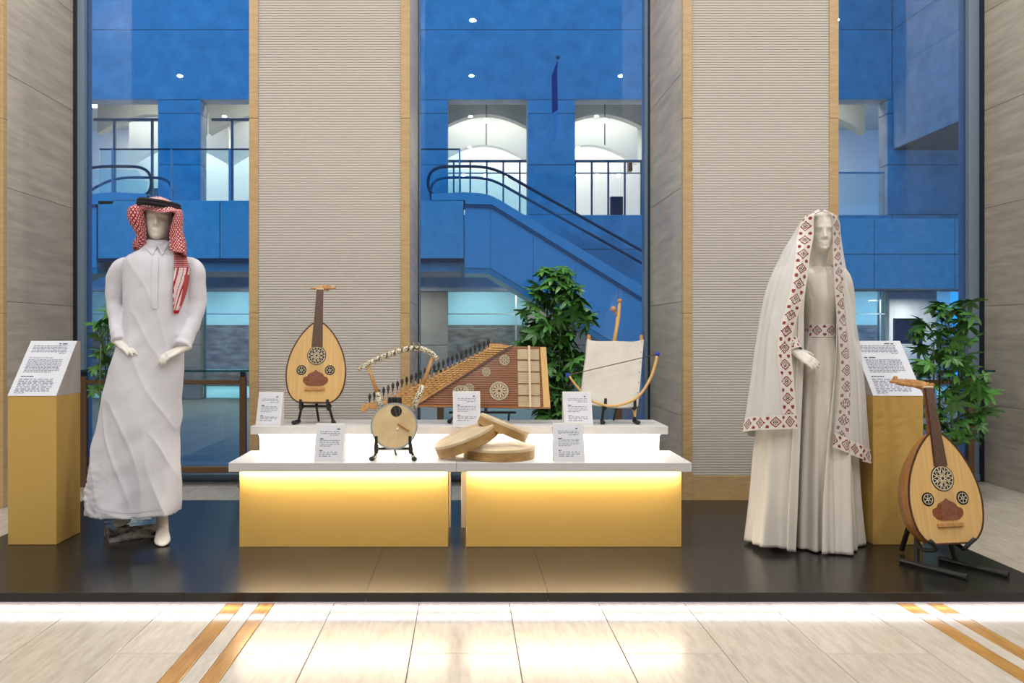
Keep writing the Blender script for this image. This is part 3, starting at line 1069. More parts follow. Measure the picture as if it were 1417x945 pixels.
def make_oud(loc, rot, scale, label):
    u = 1 / 4.29 / 241
    o = thing('oud', loc, label, 'lute', rot=rot)
    o.scale = (scale, scale, scale)
    prof = cr([(h, w * u, 0) for h, w in OUD], 46)
    # bowl: half pear of staves
    n = 12
    rings = []
    for p in prof:
        hw = p.y
        dep = 0.185 * (hw / (178 * u)) ** 0.85
        rings.append([Vector((hw * math.cos(pi * j / n), 0.002 + dep * math.sin(pi * j / n), p.x)) for j in range(n + 1)])
    MB().loft(rings, closed=False).build('bowl', 'bowl_wood', o)
    out = [(p.y, p.x) for p in prof]
    poly = [(-x, z) for x, z in out] + [(x, z) for x, z in reversed(out)]
    sb = MB().prism(poly, -0.001, 0.004).build('soundboard', 'spruce', o)
    m = MB()
    ribbon(m, poly, 0.0075, -0.0025, 0.004, closed=True)
    m.build('edge_binding', 'dark_wood', sb)
    # neck and fingerboard
    zn = 0.66
    MB().add([(-0.021, -0.004, 0.325), (0.021, -0.004, 0.325), (0.021, -0.0, 0.325), (-0.021, 0, 0.325),
              (-0.0185, -0.004, zn), (0.0185, -0.004, zn), (0.0185, 0, zn), (-0.0185, 0, zn)],
             [(0, 1, 2, 3), (7, 6, 5, 4), (0, 4, 5, 1), (1, 5, 6, 2), (2, 6, 7, 3), (3, 7, 4, 0)])
    fb = [(-0.032, 0.322), (0.032, 0.322), (0.029, 0.40), (0.026, 0.46), (0.0195, zn), (-0.0195, zn), (-0.026, 0.46), (-0.029, 0.40)]
    MB().prism(fb, -0.0055, -0.0012).build('fingerboard', 'dark_wood', o)
    m = MB()
    rr = []
    for z, hw, dp in ((0.445, 0.027, 0.05), (0.50, 0.024, 0.032), (zn, 0.0195, 0.024)):
        rr.append([Vector((hw * math.cos(pi * j / 8), 0.0 + dp * math.sin(pi * j / 8), z)) for j in range(9)])
    m.loft(rr)
    m.build('neck', 'red_wood', o)
    MB().bbox(-0.021, 0.021, -0.009, 0.004, zn, zn + 0.008, 0.001).build('nut', 'bone', o)
    # pegbox bent back
    pb = MB()
    path = [Vector((0, 0.008, zn + 0.005)), Vector((0, 0.05, zn + 0.022)), Vector((0, 0.11, zn + 0.040)), Vector((0, 0.165, zn + 0.048)), Vector((0, 0.19, zn + 0.066)), Vector((0, 0.186, zn + 0.082))]
    pb.tube(cr(path, 14), [0.021, 0.021, 0.020, 0.019, 0.018, 0.017, 0.016, 0.015, 0.014, 0.013, 0.012, 0.011, 0.011, 0.006], 8)
    pbo = pb.build('pegbox', 'peg_wood', o, smooth=True)
    for i in range(11):
        t = (i + 0.6) / 11.5
        c = path[0].lerp(path[3], t) + Vector((0, 0, 0.004))
        s_ = 1 if i % 2 else -1
        MB().tube([c + Vector((-0.02 * s_, 0, 0)), c + Vector((0.03 * s_, 0, 0.002)), c + Vector((0.04 * s_, 0, 0.002)), c + Vector((0.055 * s_, 0, 0.003)), c + Vector((0.06 * s_, 0, 0.003))],
                  [0.0035, 0.0045, 0.008, 0.0085, 0.003], 7, flat=0.6).build('peg', 'peg_wood', pbo)
    # roses, guard, bridge, strings
    yb = -0.0014
    rosette(o, 0.0, 0.270, 0.0555, yb)
    rosette(o, -0.0845, 0.185, 0.029, yb, petals=6)
    rosette(o, 0.081, 0.185, 0.029, yb, petals=6)
    gp = cr([(-0.072, 0.118, 0), (-0.070, 0.142, 0), (-0.05, 0.150, 0), (-0.04, 0.165, 0), (-0.015, 0.176, 0), (0, 0.186, 0), (0.015, 0.176, 0), (0.04, 0.165, 0), (0.05, 0.150, 0), (0.070, 0.142, 0), (0.072, 0.118, 0), (0.045, 0.097, 0), (0, 0.094, 0), (-0.045, 0.097, 0), (-0.072, 0.118, 0)], 44)[:-1]
    MB().prism([(p.x, p.y) for p in reversed(gp)], yb - 0.0016, yb).build('pick_guard', 'red_wood', o)
    MB().bbox(-0.06, 0.06, -0.012, yb, 0.068, 0.086, 0.002).build('bridge', 'peg_wood', o)
    st_ = MB()
    for i in range(11):
        k = (i - 5) / 5
        st_.tube([(k * 0.034, -0.011, 0.08), (k * 0.0165, -0.0105, zn + 0.006)], 0.00032, 4)
    st_.build('strings', 'string', o)['kind'] = 'stuff'
    return o


def desk_stand(loc, half, hgt, spread, label, rot=(0, 0, 0), lip=0.05, reach=0.11, hgt2=None):
    """folding instrument stand: two front feet, cradle arms with lips and a rear leg"""
    s = thing('instrument_stand', loc, label, 'stand', rot=rot)
    for sg in (-1, 1):
        x = sg * half
        foot = [(x + sg * spread, -0.035, 0.012), (x + sg * spread * 0.55, 0.03, 0.014)]
        f = MB().tube(foot, 0.0115, 10).build('foot', 'black_metal', s, smooth=False)
        MB().ell((x + sg * spread, -0.037, 0.0125), 0.0145, 0.016, 0.0125, 6).build('foot_cap', 'black_rubber', f)
        MB().tube([(x + sg * spread * 0.6, 0.02, 0.016), (x, 0.012, hgt), (x, 0.03, hgt + 0.02)], 0.0075, 8).build('leg', 'black_metal', s)
        MB().tube([(x, 0.05, hgt), (x, -0.012, hgt - 0.012), (x, -0.028, hgt - 0.006), (x - sg * 0.002, -0.034, hgt + lip)], [0.009, 0.009, 0.0095, 0.008], 8).build('cradle_arm', 'black_rubber', s)
    MB().tube([(-half, 0.04, hgt), (half, 0.04, hgt)], 0.007, 8).build('cross_bar', 'black_metal', s)
    MB().tube([(0, 0.04, hgt), (0, reach, 0.006)], 0.007, 8).build('rear_leg', 'black_metal', s)
    h2 = hgt2 or hgt + 0.14
    MB().tube([(0, 0.04, hgt), (0, 0.04 + (h2 - hgt) * 0.32, h2)], 0.008, 8).build('back_bar', 'black_metal', s)
    return s


TL = math.radians(-11)
# lute on the upper table
dl = 4.36
xo = (435 - CX) * dl / F
make_oud((xo, dl, UZ + 0.125), (TL, 0, math.radians(-4)), 1.0, 'pale pear shaped lute with three carved roses on upper table')
desk_stand((xo, dl + 0.02, UZ), 0.078, 0.098, 0.035, 'black folding stand under the pale pear shaped lute', lip=0.045)

# lute on the floor stand
dr = 3.55
xr = (1318 - CX) * dr / F
zr = HC - (752 - CY) * dr / F
make_oud((xr, dr, zr), (math.radians(-12), 0, math.radians(9)), 1.10, 'large pear shaped lute on black floor stand beside yellow pedestal')
fs_ = thing('floor_instrument_stand', (xr - 0.02, dr + 0.05, DECK), 'black tubular floor stand under the large pear shaped lute', 'stand', rot=(0, 0, math.radians(9)))
hz = zr - DECK
for sg in (-1, 1):
    x = sg * 0.105
    ft = MB().tube([(x + 0.075, -0.17, 0.0135), (x - 0.03, 0.10, 0.0135)], 0.0125, 10).build('foot', 'black_metal', fs_)
    MB().tube([(x + 0.079, -0.18, 0.0135), (x + 0.073, -0.165, 0.0135)], 0.0135, 10).build('foot_cap', 'black_rubber', ft)
    MB().tube([(x + 0.0, 0.03, 0.02), (x * 0.75, 0.06, hz + 0.03), (x * 0.2, 0.14, hz + 0.22)], 0.0125, 10).build('leg', 'black_metal', fs_)
    arm = [(x * 0.8, 0.055, hz - 0.005), (x * 1.0, 0.0, hz - 0.035), (x * 0.75, -0.045, hz - 0.03), (x * 0.8, -0.062, hz - 0.008), (x * 1.1, -0.068, hz + 0.022)]
    MB().tube(cr(arm, 16), 0.0095, 8).build('cradle_arm', 'black_rubber', fs_, smooth=True)
MB().tube([(-0.082, 0.056, hz - 0.004), (0.082, 0.056, hz - 0.004)], 0.010, 8).build('cross_bar', 'black_metal', fs_)
MB().tube([(0, 0.14, hz + 0.22), (0, 0.165, hz + 0.33)], 0.012, 8).build('back_bar', 'black_metal', fs_)
MB().tube([(0, 0.14, hz + 0.2), (0, 0.26, 0.012)], 0.012, 8).build('rear_leg', 'black_metal', fs_)

# ---- zither (qanun) on the upper table
QD = 4.40
QS = F / QD
qz0 = HC - (569 - CY) / QS
qx0 = (640 - CX) / QS
q = thing('zither', (qx0, QD - 0.02, qz0), 'brown trapezoid zither with many black tuning pegs on upper table', 'zither', rot=(math.radians(-14), 0, 0))


def Q(zx, zy):
    """pixel in the 4.723x enlargement of the photo -> local x, z on the zither face"""
    px, py = 480 + zx / 4.723, 460 + zy / 4.723
    return ((px - 640) / QS, (569 - py) / QS * 1.03)


face = [Q(452, 480), Q(1330, 492), Q(1310, 96), Q(1088, 92)]
MB().prism(face, 0.0, 0.04).build('soundbox', 'qanun_side', q)
fp = [Q(470, 470), Q(1282, 484), Q(1270, 98), Q(1092, 95)]
fpo = MB().prism(fp, -0.002, 0.0).build('soundboard', 'qanun_wood', q)
MB().prism([Q(1284, 486), Q(1327, 488), Q(1309, 98), Q(1272, 98)], -0.003, 0.0).build('end_strip', 'spruce', q)
# peg block along the slanted side
blk = [Q(150, 496), Q(452, 480), Q(1088, 92), Q(1000, 76), Q(930, 72), Q(905, 120)]
MB().prism(blk, -0.004, 0.034).build('peg_block', 'peg_wood', q)
MB().prism([Q(446, 482), Q(470, 472), Q(1094, 90), Q(1075, 88)], -0.010, 0.0).build('nut_rail', 'bone', q)
MB().prism([Q(1060, 96), Q(1092, 90), Q(1094, 94), Q(462, 482), Q(452, 478)], -0.012, -0.010).build('nut_line', 'dark_wood', q)
sc = [Q(90, 500), Q(100, 478), Q(140, 458), Q(175, 462), Q(195, 480), Q(180, 492), Q(140, 492), Q(118, 512), Q(98, 514)]
MB().prism(list(reversed(sc)), -0.006, 0.03).build('scroll_end', 'peg_wood', q)
NP = 27
pegm = MB().tube([(0, 0, -0.012), (0, 0, 0.010), (0, 0, 0.0125), (0, 0, 0.027), (0, 0, 0.035), (0, 0, 0.043)], [0.0035, 0.0048, 0.0082, 0.0086, 0.006, 0.0016], 8).mesh('tuning_peg', 'black_rubber')
shm = MB().tube([(0, 0, -0.034), (0, 0, -0.011)], 0.0055, 8).mesh('peg_shank', 'peg_wood')
for i in range(NP):
    t = i / (NP - 1)
    a, b = Vector(Q(150, 446)), Vector(Q(928, 88))
    p = a.lerp(b, t)
    o = link('tuning_peg', pegm, q)
    o.location = (p.x, -0.004, p.y)
    o2 = link('peg_shank', shm, o)
lev = MB().bbox(-0.0075, 0.0075, -0.009, 0.0, -0.0022, 0.0022, 0.0006).mesh('tuning_lever', 'brass')
for i in range(NP):
    t = (i + 0.5) / NP
    a0, a1 = Vector(Q(215, 470)), Vector(Q(965, 92))
    b0, b1 = Vector(Q(430, 470)), Vector(Q(1062, 96))
    for k in range(5):
        p = a0.lerp(a1, t).lerp(b0.lerp(b1, t), (k + 0.5) / 5)
        o = link('tuning_lever', lev, q)
        o.location = (p.x, -0.0042, p.y)
# skin windows and bridge
for i in range(5):
    za, zb = 108 + i * 76.5, 108 + (i + 1) * 76.5
    MB().prism([Q(1120, zb - 6), Q(1262, zb - 4), Q(1262, za + 4), Q(1120, za + 4)], -0.004, -0.002).build('skin_window', 'fish_skin', q)
    MB().prism([Q(1112, zb + 1), Q(1272, zb + 3), Q(1272, zb - 2), Q(1112, zb - 4)], -0.006, -0.002).build('window_bar', 'qanun_wood', q)
    c = Q(1195, (za + zb) / 2)
    MB().tube([(c[0], -0.004, c[1]), (c[0], -0.014, c[1])], 0.006, 8).build('bridge_foot', 'peg_wood', q)
MB().prism([Q(1189, 488), Q(1202, 488), Q(1202, 92), Q(1189, 92)], -0.020, -0.013).build('bridge', 'bone', q)
rosette(q, *Q(1033, 182), 38 / 4.723 / QS, -0.003, back='dark_wood', dense=True)
rosette(q, *Q(912, 260), 32 / 4.723 / QS, -0.003, back='dark_wood', dense=True)
rosette(q, *Q(995, 383), 68 / 4.723 / QS, -0.003, back='dark_wood', petals=12, dense=True)
rosette(q, *Q(800, 366), 36 / 4.723 / QS, -0.003, back='dark_wood', dense=True)
rosette(q, *Q(745, 402), 62 / 4.723 / QS, -0.0026, back='dark_wood', petals=10, dense=True)
qs = MB()
for i in range(26):
    t = (i + 0.5) / 26
    a = Vector(Q(470, 470)).lerp(Vector(Q(1085, 97)), t)
    b = Vector(Q(1278, 484)).lerp(Vector(Q(1268, 101)), t)
    for dz in (-0.0012, 0.0012):
        qs.tube([(a.x, -0.011, a.y + dz), (Q(1195, 300)[0], -0.0205, (a.y + b.y) / 2 + dz), (b.x, -0.004, b.y + dz)], 0.00055, 4)
qs.build('strings', 'string', q)['kind'] = 'stuff'
# its stand: two leaning black legs
qs_ = thing('zither_stand', ((633 - CX) / QS, QD, UZ), 'black two legged stand under the trapezoid zither', 'stand')
for px, sg in ((622, -1), (662, 1)):
    x = (px - 633) / QS
    MB().tube([(x, 0.0, 0.012), (x + 0.045 * -sg * -1 * sg, 0.03, qz0 - UZ - 0.012), (x + 0.05, 0.05, qz0 - UZ + 0.10)][:3], 0.008, 8).build('leg', 'black_metal', qs_)
    MB().ell((x, -0.004, 0.013), 0.014, 0.016, 0.0128, 6).build('foot', 'black_rubber', qs_)
    MB().tube([(x + 0.04, 0.045, qz0 - UZ - 0.012), (x + 0.04, -0.032, qz0 - UZ - 0.018), (x + 0.04, -0.036, qz0 - UZ + 0.02)], 0.007, 8).build('cradle_arm', 'black_rubber', qs_)
MB().tube([(-0.05, 0.045, qz0 - UZ - 0.012), (0.62 - 0.28, 0.045, qz0 - UZ - 0.012)], 0.007, 8).build('cross_bar', 'black_metal', qs_)
MB().tube([(0.30, 0.045, qz0 - UZ - 0.012), (0.30, 0.11, 0.008)], 0.007, 8).build('rear_leg', 'black_metal', qs_)
MB().tube([(0.0, 0.05, qz0 - UZ - 0.012), (0.0, 0.12, 0.008)], 0.007, 8).build('rear_leg', 'black_metal', qs_)

# ---- lyre on the lower table
YD = 3.93
YS = F / YD
yz0 = HC - (626 - CY) / YS
yx0 = (544.6 - CX) / YS
ly = thing('lyre', (yx0, YD, yz0), 'round bodied lyre with inlaid curved yoke on lower table', 'lyre', rot=(math.radians(-13), 0, 0))


def Yq(zx, zy):
    px, py = 480 + zx / 4.723, 460 + zy / 4.723
    return ((px - 544.6) / YS, (626 - py) / YS * 1.02)


R0 = 152 / 4.723 / YS
cz0 = Yq(305, 615)[1]
rings = []
for r, y in ((R0 * 0.98, 0.0), (R0, 0.004), (R0 * 1.0, 0.012), (R0 * 0.97, 0.035), (R0 * 0.86, 0.06), (R0 * 0.6, 0.078), (R0 * 0.2, 0.085)):
    rings.append([Vector((r * math.cos(2 * pi * j / 40), y, cz0 + r * math.sin(2 * pi * j / 40))) for j in range(40)])
MB().loft(rings).build('bowl_body', 'skin_tan', ly, smooth=True)
MB().prism(circ(0, cz0, R0 * 0.955, 40), -0.002, 0.001).build('face_skin', 'skin_tan', ly)
m = MB()
ribbon(m, circ(0, cz0, R0 * 0.985, 44), 0.0075, -0.003, 0.008, closed=True)
m.build('rim_band', 'steel', ly)
m = MB()
ribbon(m, circ(0, cz0, R0 * 1.003, 44), 0.003, -0.001, 0.010, closed=True)
m.build('rim_line', 'dark_wood', ly)
MB().prism(circ(*Yq(318, 520), 37 / 4.723 / YS, 24), -0.003, -0.002).build('sound_hole', 'hole_black', ly)
b0, b1 = Yq(330, 598), Yq(404, 642)
MB().tube([(b0[0], -0.008, b0[1]), (b1[0], -0.008, b1[1])], 0.0065, 8).build('bridge', 'peg_wood', ly)
c = Yq(328, 632)
MB().tube([(c[0], -0.002, c[1]), (c[0], -0.007, c[1])], 0.007, 10).build('bridge_button', 'bone', ly)


def P3(zx, zy, y):
    a = Yq(zx, zy)
    return Vector((a[0], y, a[1]))


for name, mt_, pts, rad in (
        ('arm_sleeve', 'mosaic', [P3(215, 500, .02), P3(200, 450, .02), P3(188, 392, .02)], [0.018, 0.016, 0.013]),
        ('arm', 'peg_wood', [P3(188, 400, .02), P3(155, 310, .02), P3(120, 220, .02)], [0.012, 0.0095, 0.0085]),
        ('arm_sleeve', 'mosaic', [P3(425, 505, .02), P3(455, 430, .02), P3(490, 345, .02)], [0.018, 0.016, 0.013]),
        ('arm', 'peg_wood', [P3(486, 350, .02), P3(520, 255, .02), P3(552, 160, .02)], [0.0125, 0.0105, 0.010])):
    MB().tube(pts, rad, 10, flat=0.75).build(name, mt_, ly, smooth=True)
yk = cr([P3(50, 242, .02), P3(120, 202, .018), P3(240, 150, .016), P3(360, 108, .016), P3(450, 98, .016), P3(530, 122, .018), P3(588, 172, .02)], 30)
yo = MB().tube(yk, [0.010 + 0.006 * math.sin(pi * min(1, i / 24)) + (0.004 if i > 20 else 0) for i in range(30)], 10).build('yoke', 'mosaic', ly, smooth=True)
for i in range(7):
    p = yk[8 + i * 2]
    MB().tube([p + Vector((-0.003, 0, 0.001)), p + Vector((0.003, 0, -0.001))], 0.0185, 8, flat=1).build('string_wrap', 'dark_wood', yo)
    MB().tube([p + Vector((0.003, -0.01, 0.008)), p + Vector((-0.004, -0.014, 0.032))], [0.004, 0.002], 6).build('tuning_peg', 'brass', yo)
ls = MB()
for i in range(5):
    p = yk[8 + i * 3]
    ls.tube([(p.x, p.y - 0.018, p.z - 0.01), ((i - 2) * 0.007 + Yq(366, 620)[0], -0.012, Yq(366, 620)[1])], 0.0004, 4)
ls.build('strings', 'string', ly)['kind'] = 'stuff'
s = desk_stand((yx0, YD + 0.006, LZ), 0.088, yz0 - LZ + 0.012, 0.02, 'black stand with tan feet holding the round lyre', lip=0.075, reach=0.14)
hk = MB().bbox(-0.033, 0.033, 0.066, 0.084, 0.30 - 0.02, 0.318, 0.004)
hk.bbox(-0.036, -0.016, 0.050, 0.084, 0.262, 0.318, 0.004).bbox(0.016, 0.036, 0.050, 0.084, 0.262, 0.318, 0.004)
hk.build('neck_hook', 'black_metal', s)
MB().tube([(0, 0.075, 0.17), (0, 0.085, 0.29)], 0.008, 8).build('upper_bar', 'black_metal', s)

# ---- square skin fiddle with its bow on the upper table
BD = 4.38
BS = F / BD
bz0 = HC - (562 - CY) / BS
bx0 = (850 - CX) / BS
rb = thing('square_fiddle', (bx0, BD, bz0), 'square fiddle with white hide face and turned wooden neck', 'fiddle', rot=(math.radians(-13), 0, 0))


def Bq(zx, zy):
    px, py = 760 + zx / 4.294, 390 + zy / 4.294
    return ((px - 850) / BS, (562 - py) / BS * 1.03)


sk = [Bq(188, 700), Bq(220, 727), Bq(420, 745), Bq(500, 742), Bq(528, 738), Bq(548, 600), Bq(566, 470), Bq(584, 345), Bq(560, 350), Bq(520, 358), Bq(410, 354), Bq(300, 355), Bq(265, 350), Bq(243, 340), Bq(232, 440), Bq(210, 560)]
MB().prism(sk, 0.0, 0.05).build('hide_body', 'goat_skin', rb)
for (zx, zy) in ((255, 330), (574, 332)):
    c = Bq(zx, zy)
    MB().tube([(c[0], 0.025, c[1] - 0.03), (c[0], 0.025, c[1] + 0.016), (c[0], 0.025, c[1] + 0.02)], [0.011, 0.0105, 0.006], 8).build('corner_post', 'peg_wood', rb)
c, c2 = Bq(508, 735), Bq(512, 800)
MB().prism([(c[0] - .010, c[1]), (c2[0] - .006, c2[1] + 0.003), (c2[0] + .005, c2[1] + 0.003), (c[0] + .016, c[1])], 0.018, 0.034).build('spike', 'bow_wood', rb)
nk = [Bq(400, 380), Bq(422, 290), Bq(440, 200), Bq(444, 172), Bq(448, 140), Bq(452, 112), Bq(453, 100)]
MB().tube([(a, 0.022, b) for a, b in nk], [0.012, 0.0105, 0.0125, 0.009, 0.0105, 0.006, 0.006], 10).build('neck', 'bow_wood', rb, smooth=True)
kn = Bq(453, 103)
MB().ell((kn[0], 0.022, kn[1]), 0.0145, 0.0145, 0.0125, 8).build('finial', 'peg_wood', rb, smooth=True)
a, b = Bq(438, 205), Bq(405, 160)
MB().tube([(a[0], 0.022, a[1]), ((a[0] + b[0]) / 2, 0.005, (a[1] + b[1]) / 2), (b[0], -0.005, b[1])], [0.005, 0.006, 0.010], 8).build('tuning_peg', 'peg_wood', rb)
MB().ell((b[0], -0.005, b[1]), 0.0165, 0.012, 0.0165, 8).build('peg_head', 'peg_wood', rb, smooth=True)
for i in range(7):
    for (p0, p1) in (((248, 372), (575, 372)),):
        pass
    z = 360 + 60 * i
    x = 572 - (z - 345) * 0.135
    if i < 6:
        MB().tube([(Bq(x, z)[0], -0.0015, Bq(x, z)[1]), (Bq(x, z)[0], 0.001, Bq(x, z)[1])], 0.003, 6).build('stud', 'dark_wood', rb)
# bow leaning in front, resting in the stand's lips
bw = thing('fiddle_bow', (bx0, BD - 0.042, bz0 - 0.004), 'curved wooden bow with blue yarn ends in front of the hide fiddle', 'bow', rot=(math.radians(-13), 0, 0))
arc = cr([(*Bq(118, 556), 0), (*Bq(165, 620), 0), (*Bq(230, 690), 0), (*Bq(340, 728), 0), (*Bq(440, 716), 0), (*Bq(530, 668), 0), (*Bq(600, 570), 0), (*Bq(636, 480), 0), (*Bq(645, 440), 0)], 40)
MB().tube([(p.x, 0, p.y) for p in arc], [0.0062 + 0.003 * i / 39 for i in range(40)], 8).build('bow_stick', 'bow_wood', bw, smooth=True)
e0, e1 = Bq(108, 552), Bq(650, 428)
MB().tube([(e0[0], -0.003, e0[1]), (e1[0], -0.003, e1[1])], 0.0028, 6).build('bow_hair', 'dark_wood', bw)
for e in (e0, e1):
    MB().ell((e[0], 0, e[1]), 0.0115, 0.0105, 0.0135, 6).ell((e[0] + 0.007, 0, e[1] + 0.007), 0.007, 0.007, 0.009, 6).build('yarn_knot', 'blue_yarn', bw)
desk_stand((bx0 + 0.03, BD + 0.012, UZ), 0.085, bz0 - UZ - 0.004, 0.015, 'black folding stand holding the square hide fiddle', lip=0.05, reach=0.16)


# ---- three frame drums
def drum(loc, rot, r, h, label):
    d = thing('frame_drum', loc, label, 'drum', rot=rot)
    n = 48
    MB().loft([[Vector((rr * math.cos(2 * pi * j / n), rr * math.sin(2 * pi * j / n), z)) for j in range(n)]
               for rr, z in ((r - 0.012, 0.0), (r - 0.002, 0.0), (r, 0.003), (r, h - 0.004), (r - 0.003, h - 0.001), (r - 0.012, h - 0.001), (r - 0.012, 0.0))], cap=False).build('frame', 'rim_wood', d, smooth=False)
    MB().lathe([(0.001, h), (r - 0.004, h), (r + 0.001, h - 0.003), (r + 0.0012, h - 0.016), (r + 0.0004, h - 0.016), (r - 0.004, h - 0.003), (0.001, h - 0.002)], n).build('skin', 'drum_skin', d, smooth=False)
    return d


dd = 4.045
dx = (691 - CX) * dd / F
drum((dx, dd, LZ), (0, 0, 0), 0.188, 0.062, 'pale frame drum lying flat under the other two drums')
drum((dx - 0.163, dd - 0.015, LZ + 0.066), (math.radians(3), math.radians(-21.5), 0), 0.172, 0.064, 'pale frame drum leaning up onto the flat drum, on its edge')
drum((dx + 0.012, dd + 0.04, LZ + 0.122), (math.radians(-3), math.radians(22.5), 0), 0.139, 0.058, 'smaller frame drum leaning on top of the other two drums')


# ================================================================ PLANTS
def leaflet(mb, base, dirv, upv, L, wd, droop):
    d = dirv.normalized()
    side = d.cross(upv).normalized()
    n = 5
    rows = []
    for i in range(n + 1):
        t = i / n
        w = wd * math.sin(pi * min(1, 0.06 + t * 0.94)) ** 0.8
        c = base + d * (L * t) + Vector((0, 0, -droop * L * t * t))
        rows.append((c - side * w + upv * (0.12 * wd), c, c + side * w + upv * (0.12 * wd)))
    vs = [p for r in rows for p in r]
    fs = []
    for i in range(n):
        a = i * 3
        fs += [(a, a + 1, a + 4, a + 3), (a + 1, a + 2, a + 5, a + 4)]
    mb.add(vs, fs)


def compound(seed, n, L):
    rnd = random.Random(seed)
    mb = MB()
    for i in range(n):
        a = 2 * pi * i / n + rnd.uniform(-.15, .15)
        el = rnd.uniform(-0.25, 0.12)
        d = Vector((math.cos(a), math.sin(a), el))
        leaflet(mb, Vector((0, 0, 0)), d, Vector((0, 0, 1)), L * rnd.uniform(0.75, 1.1), L * 0.155, rnd.uniform(0.15, 0.4))
    return mb.mesh('leaf', 'leaf_green', smooth=True)


LEAVES = [compound(100 + i, n, L) for i, (n, L) in enumerate(((8, .105), (7, .12), (9, .095), (6, .085)))]


def plant(loc, label, stems, nleaf, z0, z1, width, seed, shape):
    rnd = random.Random(seed)
    p = thing('potted_plant', loc, label, 'plant')
    MB().lathe([(0.001, 0.0), (0.10, 0.0), (0.125, 0.24), (0.135, 0.25), (0.135, 0.28), (0.118, 0.28), (0.112, 0.25), (0.001, 0.25)], 24).build('pot', 'pot_dark', p)
    MB().lathe([(0.001, 0.256), (0.111, 0.256), (0.111, 0.251), (0.001, 0.251)], 16).build('soil', 'soil', p)
    for i in range(stems):
        a = 2 * pi * i / stems
        x, y = 0.05 * math.cos(a), 0.05 * math.sin(a)
        top = z1 - 0.1 - rnd.uniform(0, 0.25)
        pts = [(x, y, 0.25), (x * 1.6 + rnd.uniform(-.02, .02), y * 1.4, top * 0.5), (x * 2.2 + rnd.uniform(-.05, .05), y * 1.8, top)]
        MB().tube(cr(pts, 8), [0.008] * 4 + [0.006] * 4, 6).build('stem', 'stem_green', p, smooth=True)
    tw = MB()
    for i in range(nleaf):
        t = (i + rnd.random()) / nleaf
        z = z0 + (z1 - z0) * t
        wmax = width * shape(t)
        a = rnd.uniform(0, 2 * pi)
        rr = wmax * math.sqrt(rnd.uniform(0.06, 1))
        x, y = rr * math.cos(a), 0.7 * rr * math.sin(a)
        o = link('leaf', LEAVES[rnd.randrange(4)], p)
        o.location = (x, y, z)
        tilt = 0.25 + 0.75 * rr / max(width, .01)
        o.rotation_euler = (-tilt * math.sin(a) * -1 * rnd.uniform(.5, 1.3), tilt * math.cos(a) * rnd.uniform(.5, 1.3), rnd.uniform(0, 6.28))
        sc_ = rnd.uniform(0.75, 1.15)
        o.scale = (sc_, sc_, sc_)
        tw.tube([(x * 0.15, y * 0.15, z - 0.10), (x * 0.6, y * 0.6, z - 0.03), (x, y, z)], 0.0022, 4)
    tw.build('leaf_stalks', 'stem_green', p)['kind'] = 'stuff'
    return p


pd = 5.50
plant(((768 - CX) * pd / F, pd, 0), 'bushy green umbrella plant behind the trapezoid zither', 5, 230, 0.55, 1.66, 0.26, 5, lambda t: (0.30 + 1.6 * t) if t < 0.42 else (0.97 if t < 0.72 else 1.0 - 2.3 * (t - 0.70)))
plant(((1312 - CX) * pd / F, pd, 0), 'airy green umbrella plant behind the large lute by the right wall', 4, 120, 0.42, 1.42, 0.30, 9, lambda t: 0.62 + 0.38 * math.sin(pi * min(1, t * 1.1)))
plant(((150 - CX) * 5.62 / F, 5.62, 0), 'green umbrella plant mostly hidden behind the white robed mannequin', 3, 34, 0.62, 1.42, 0.15, 15, lambda t: 0.6 + 0.3 * math.sin(pi * t))
# ================================================================ MANNEQUINS
from mathutils.bvhtree import BVHTree


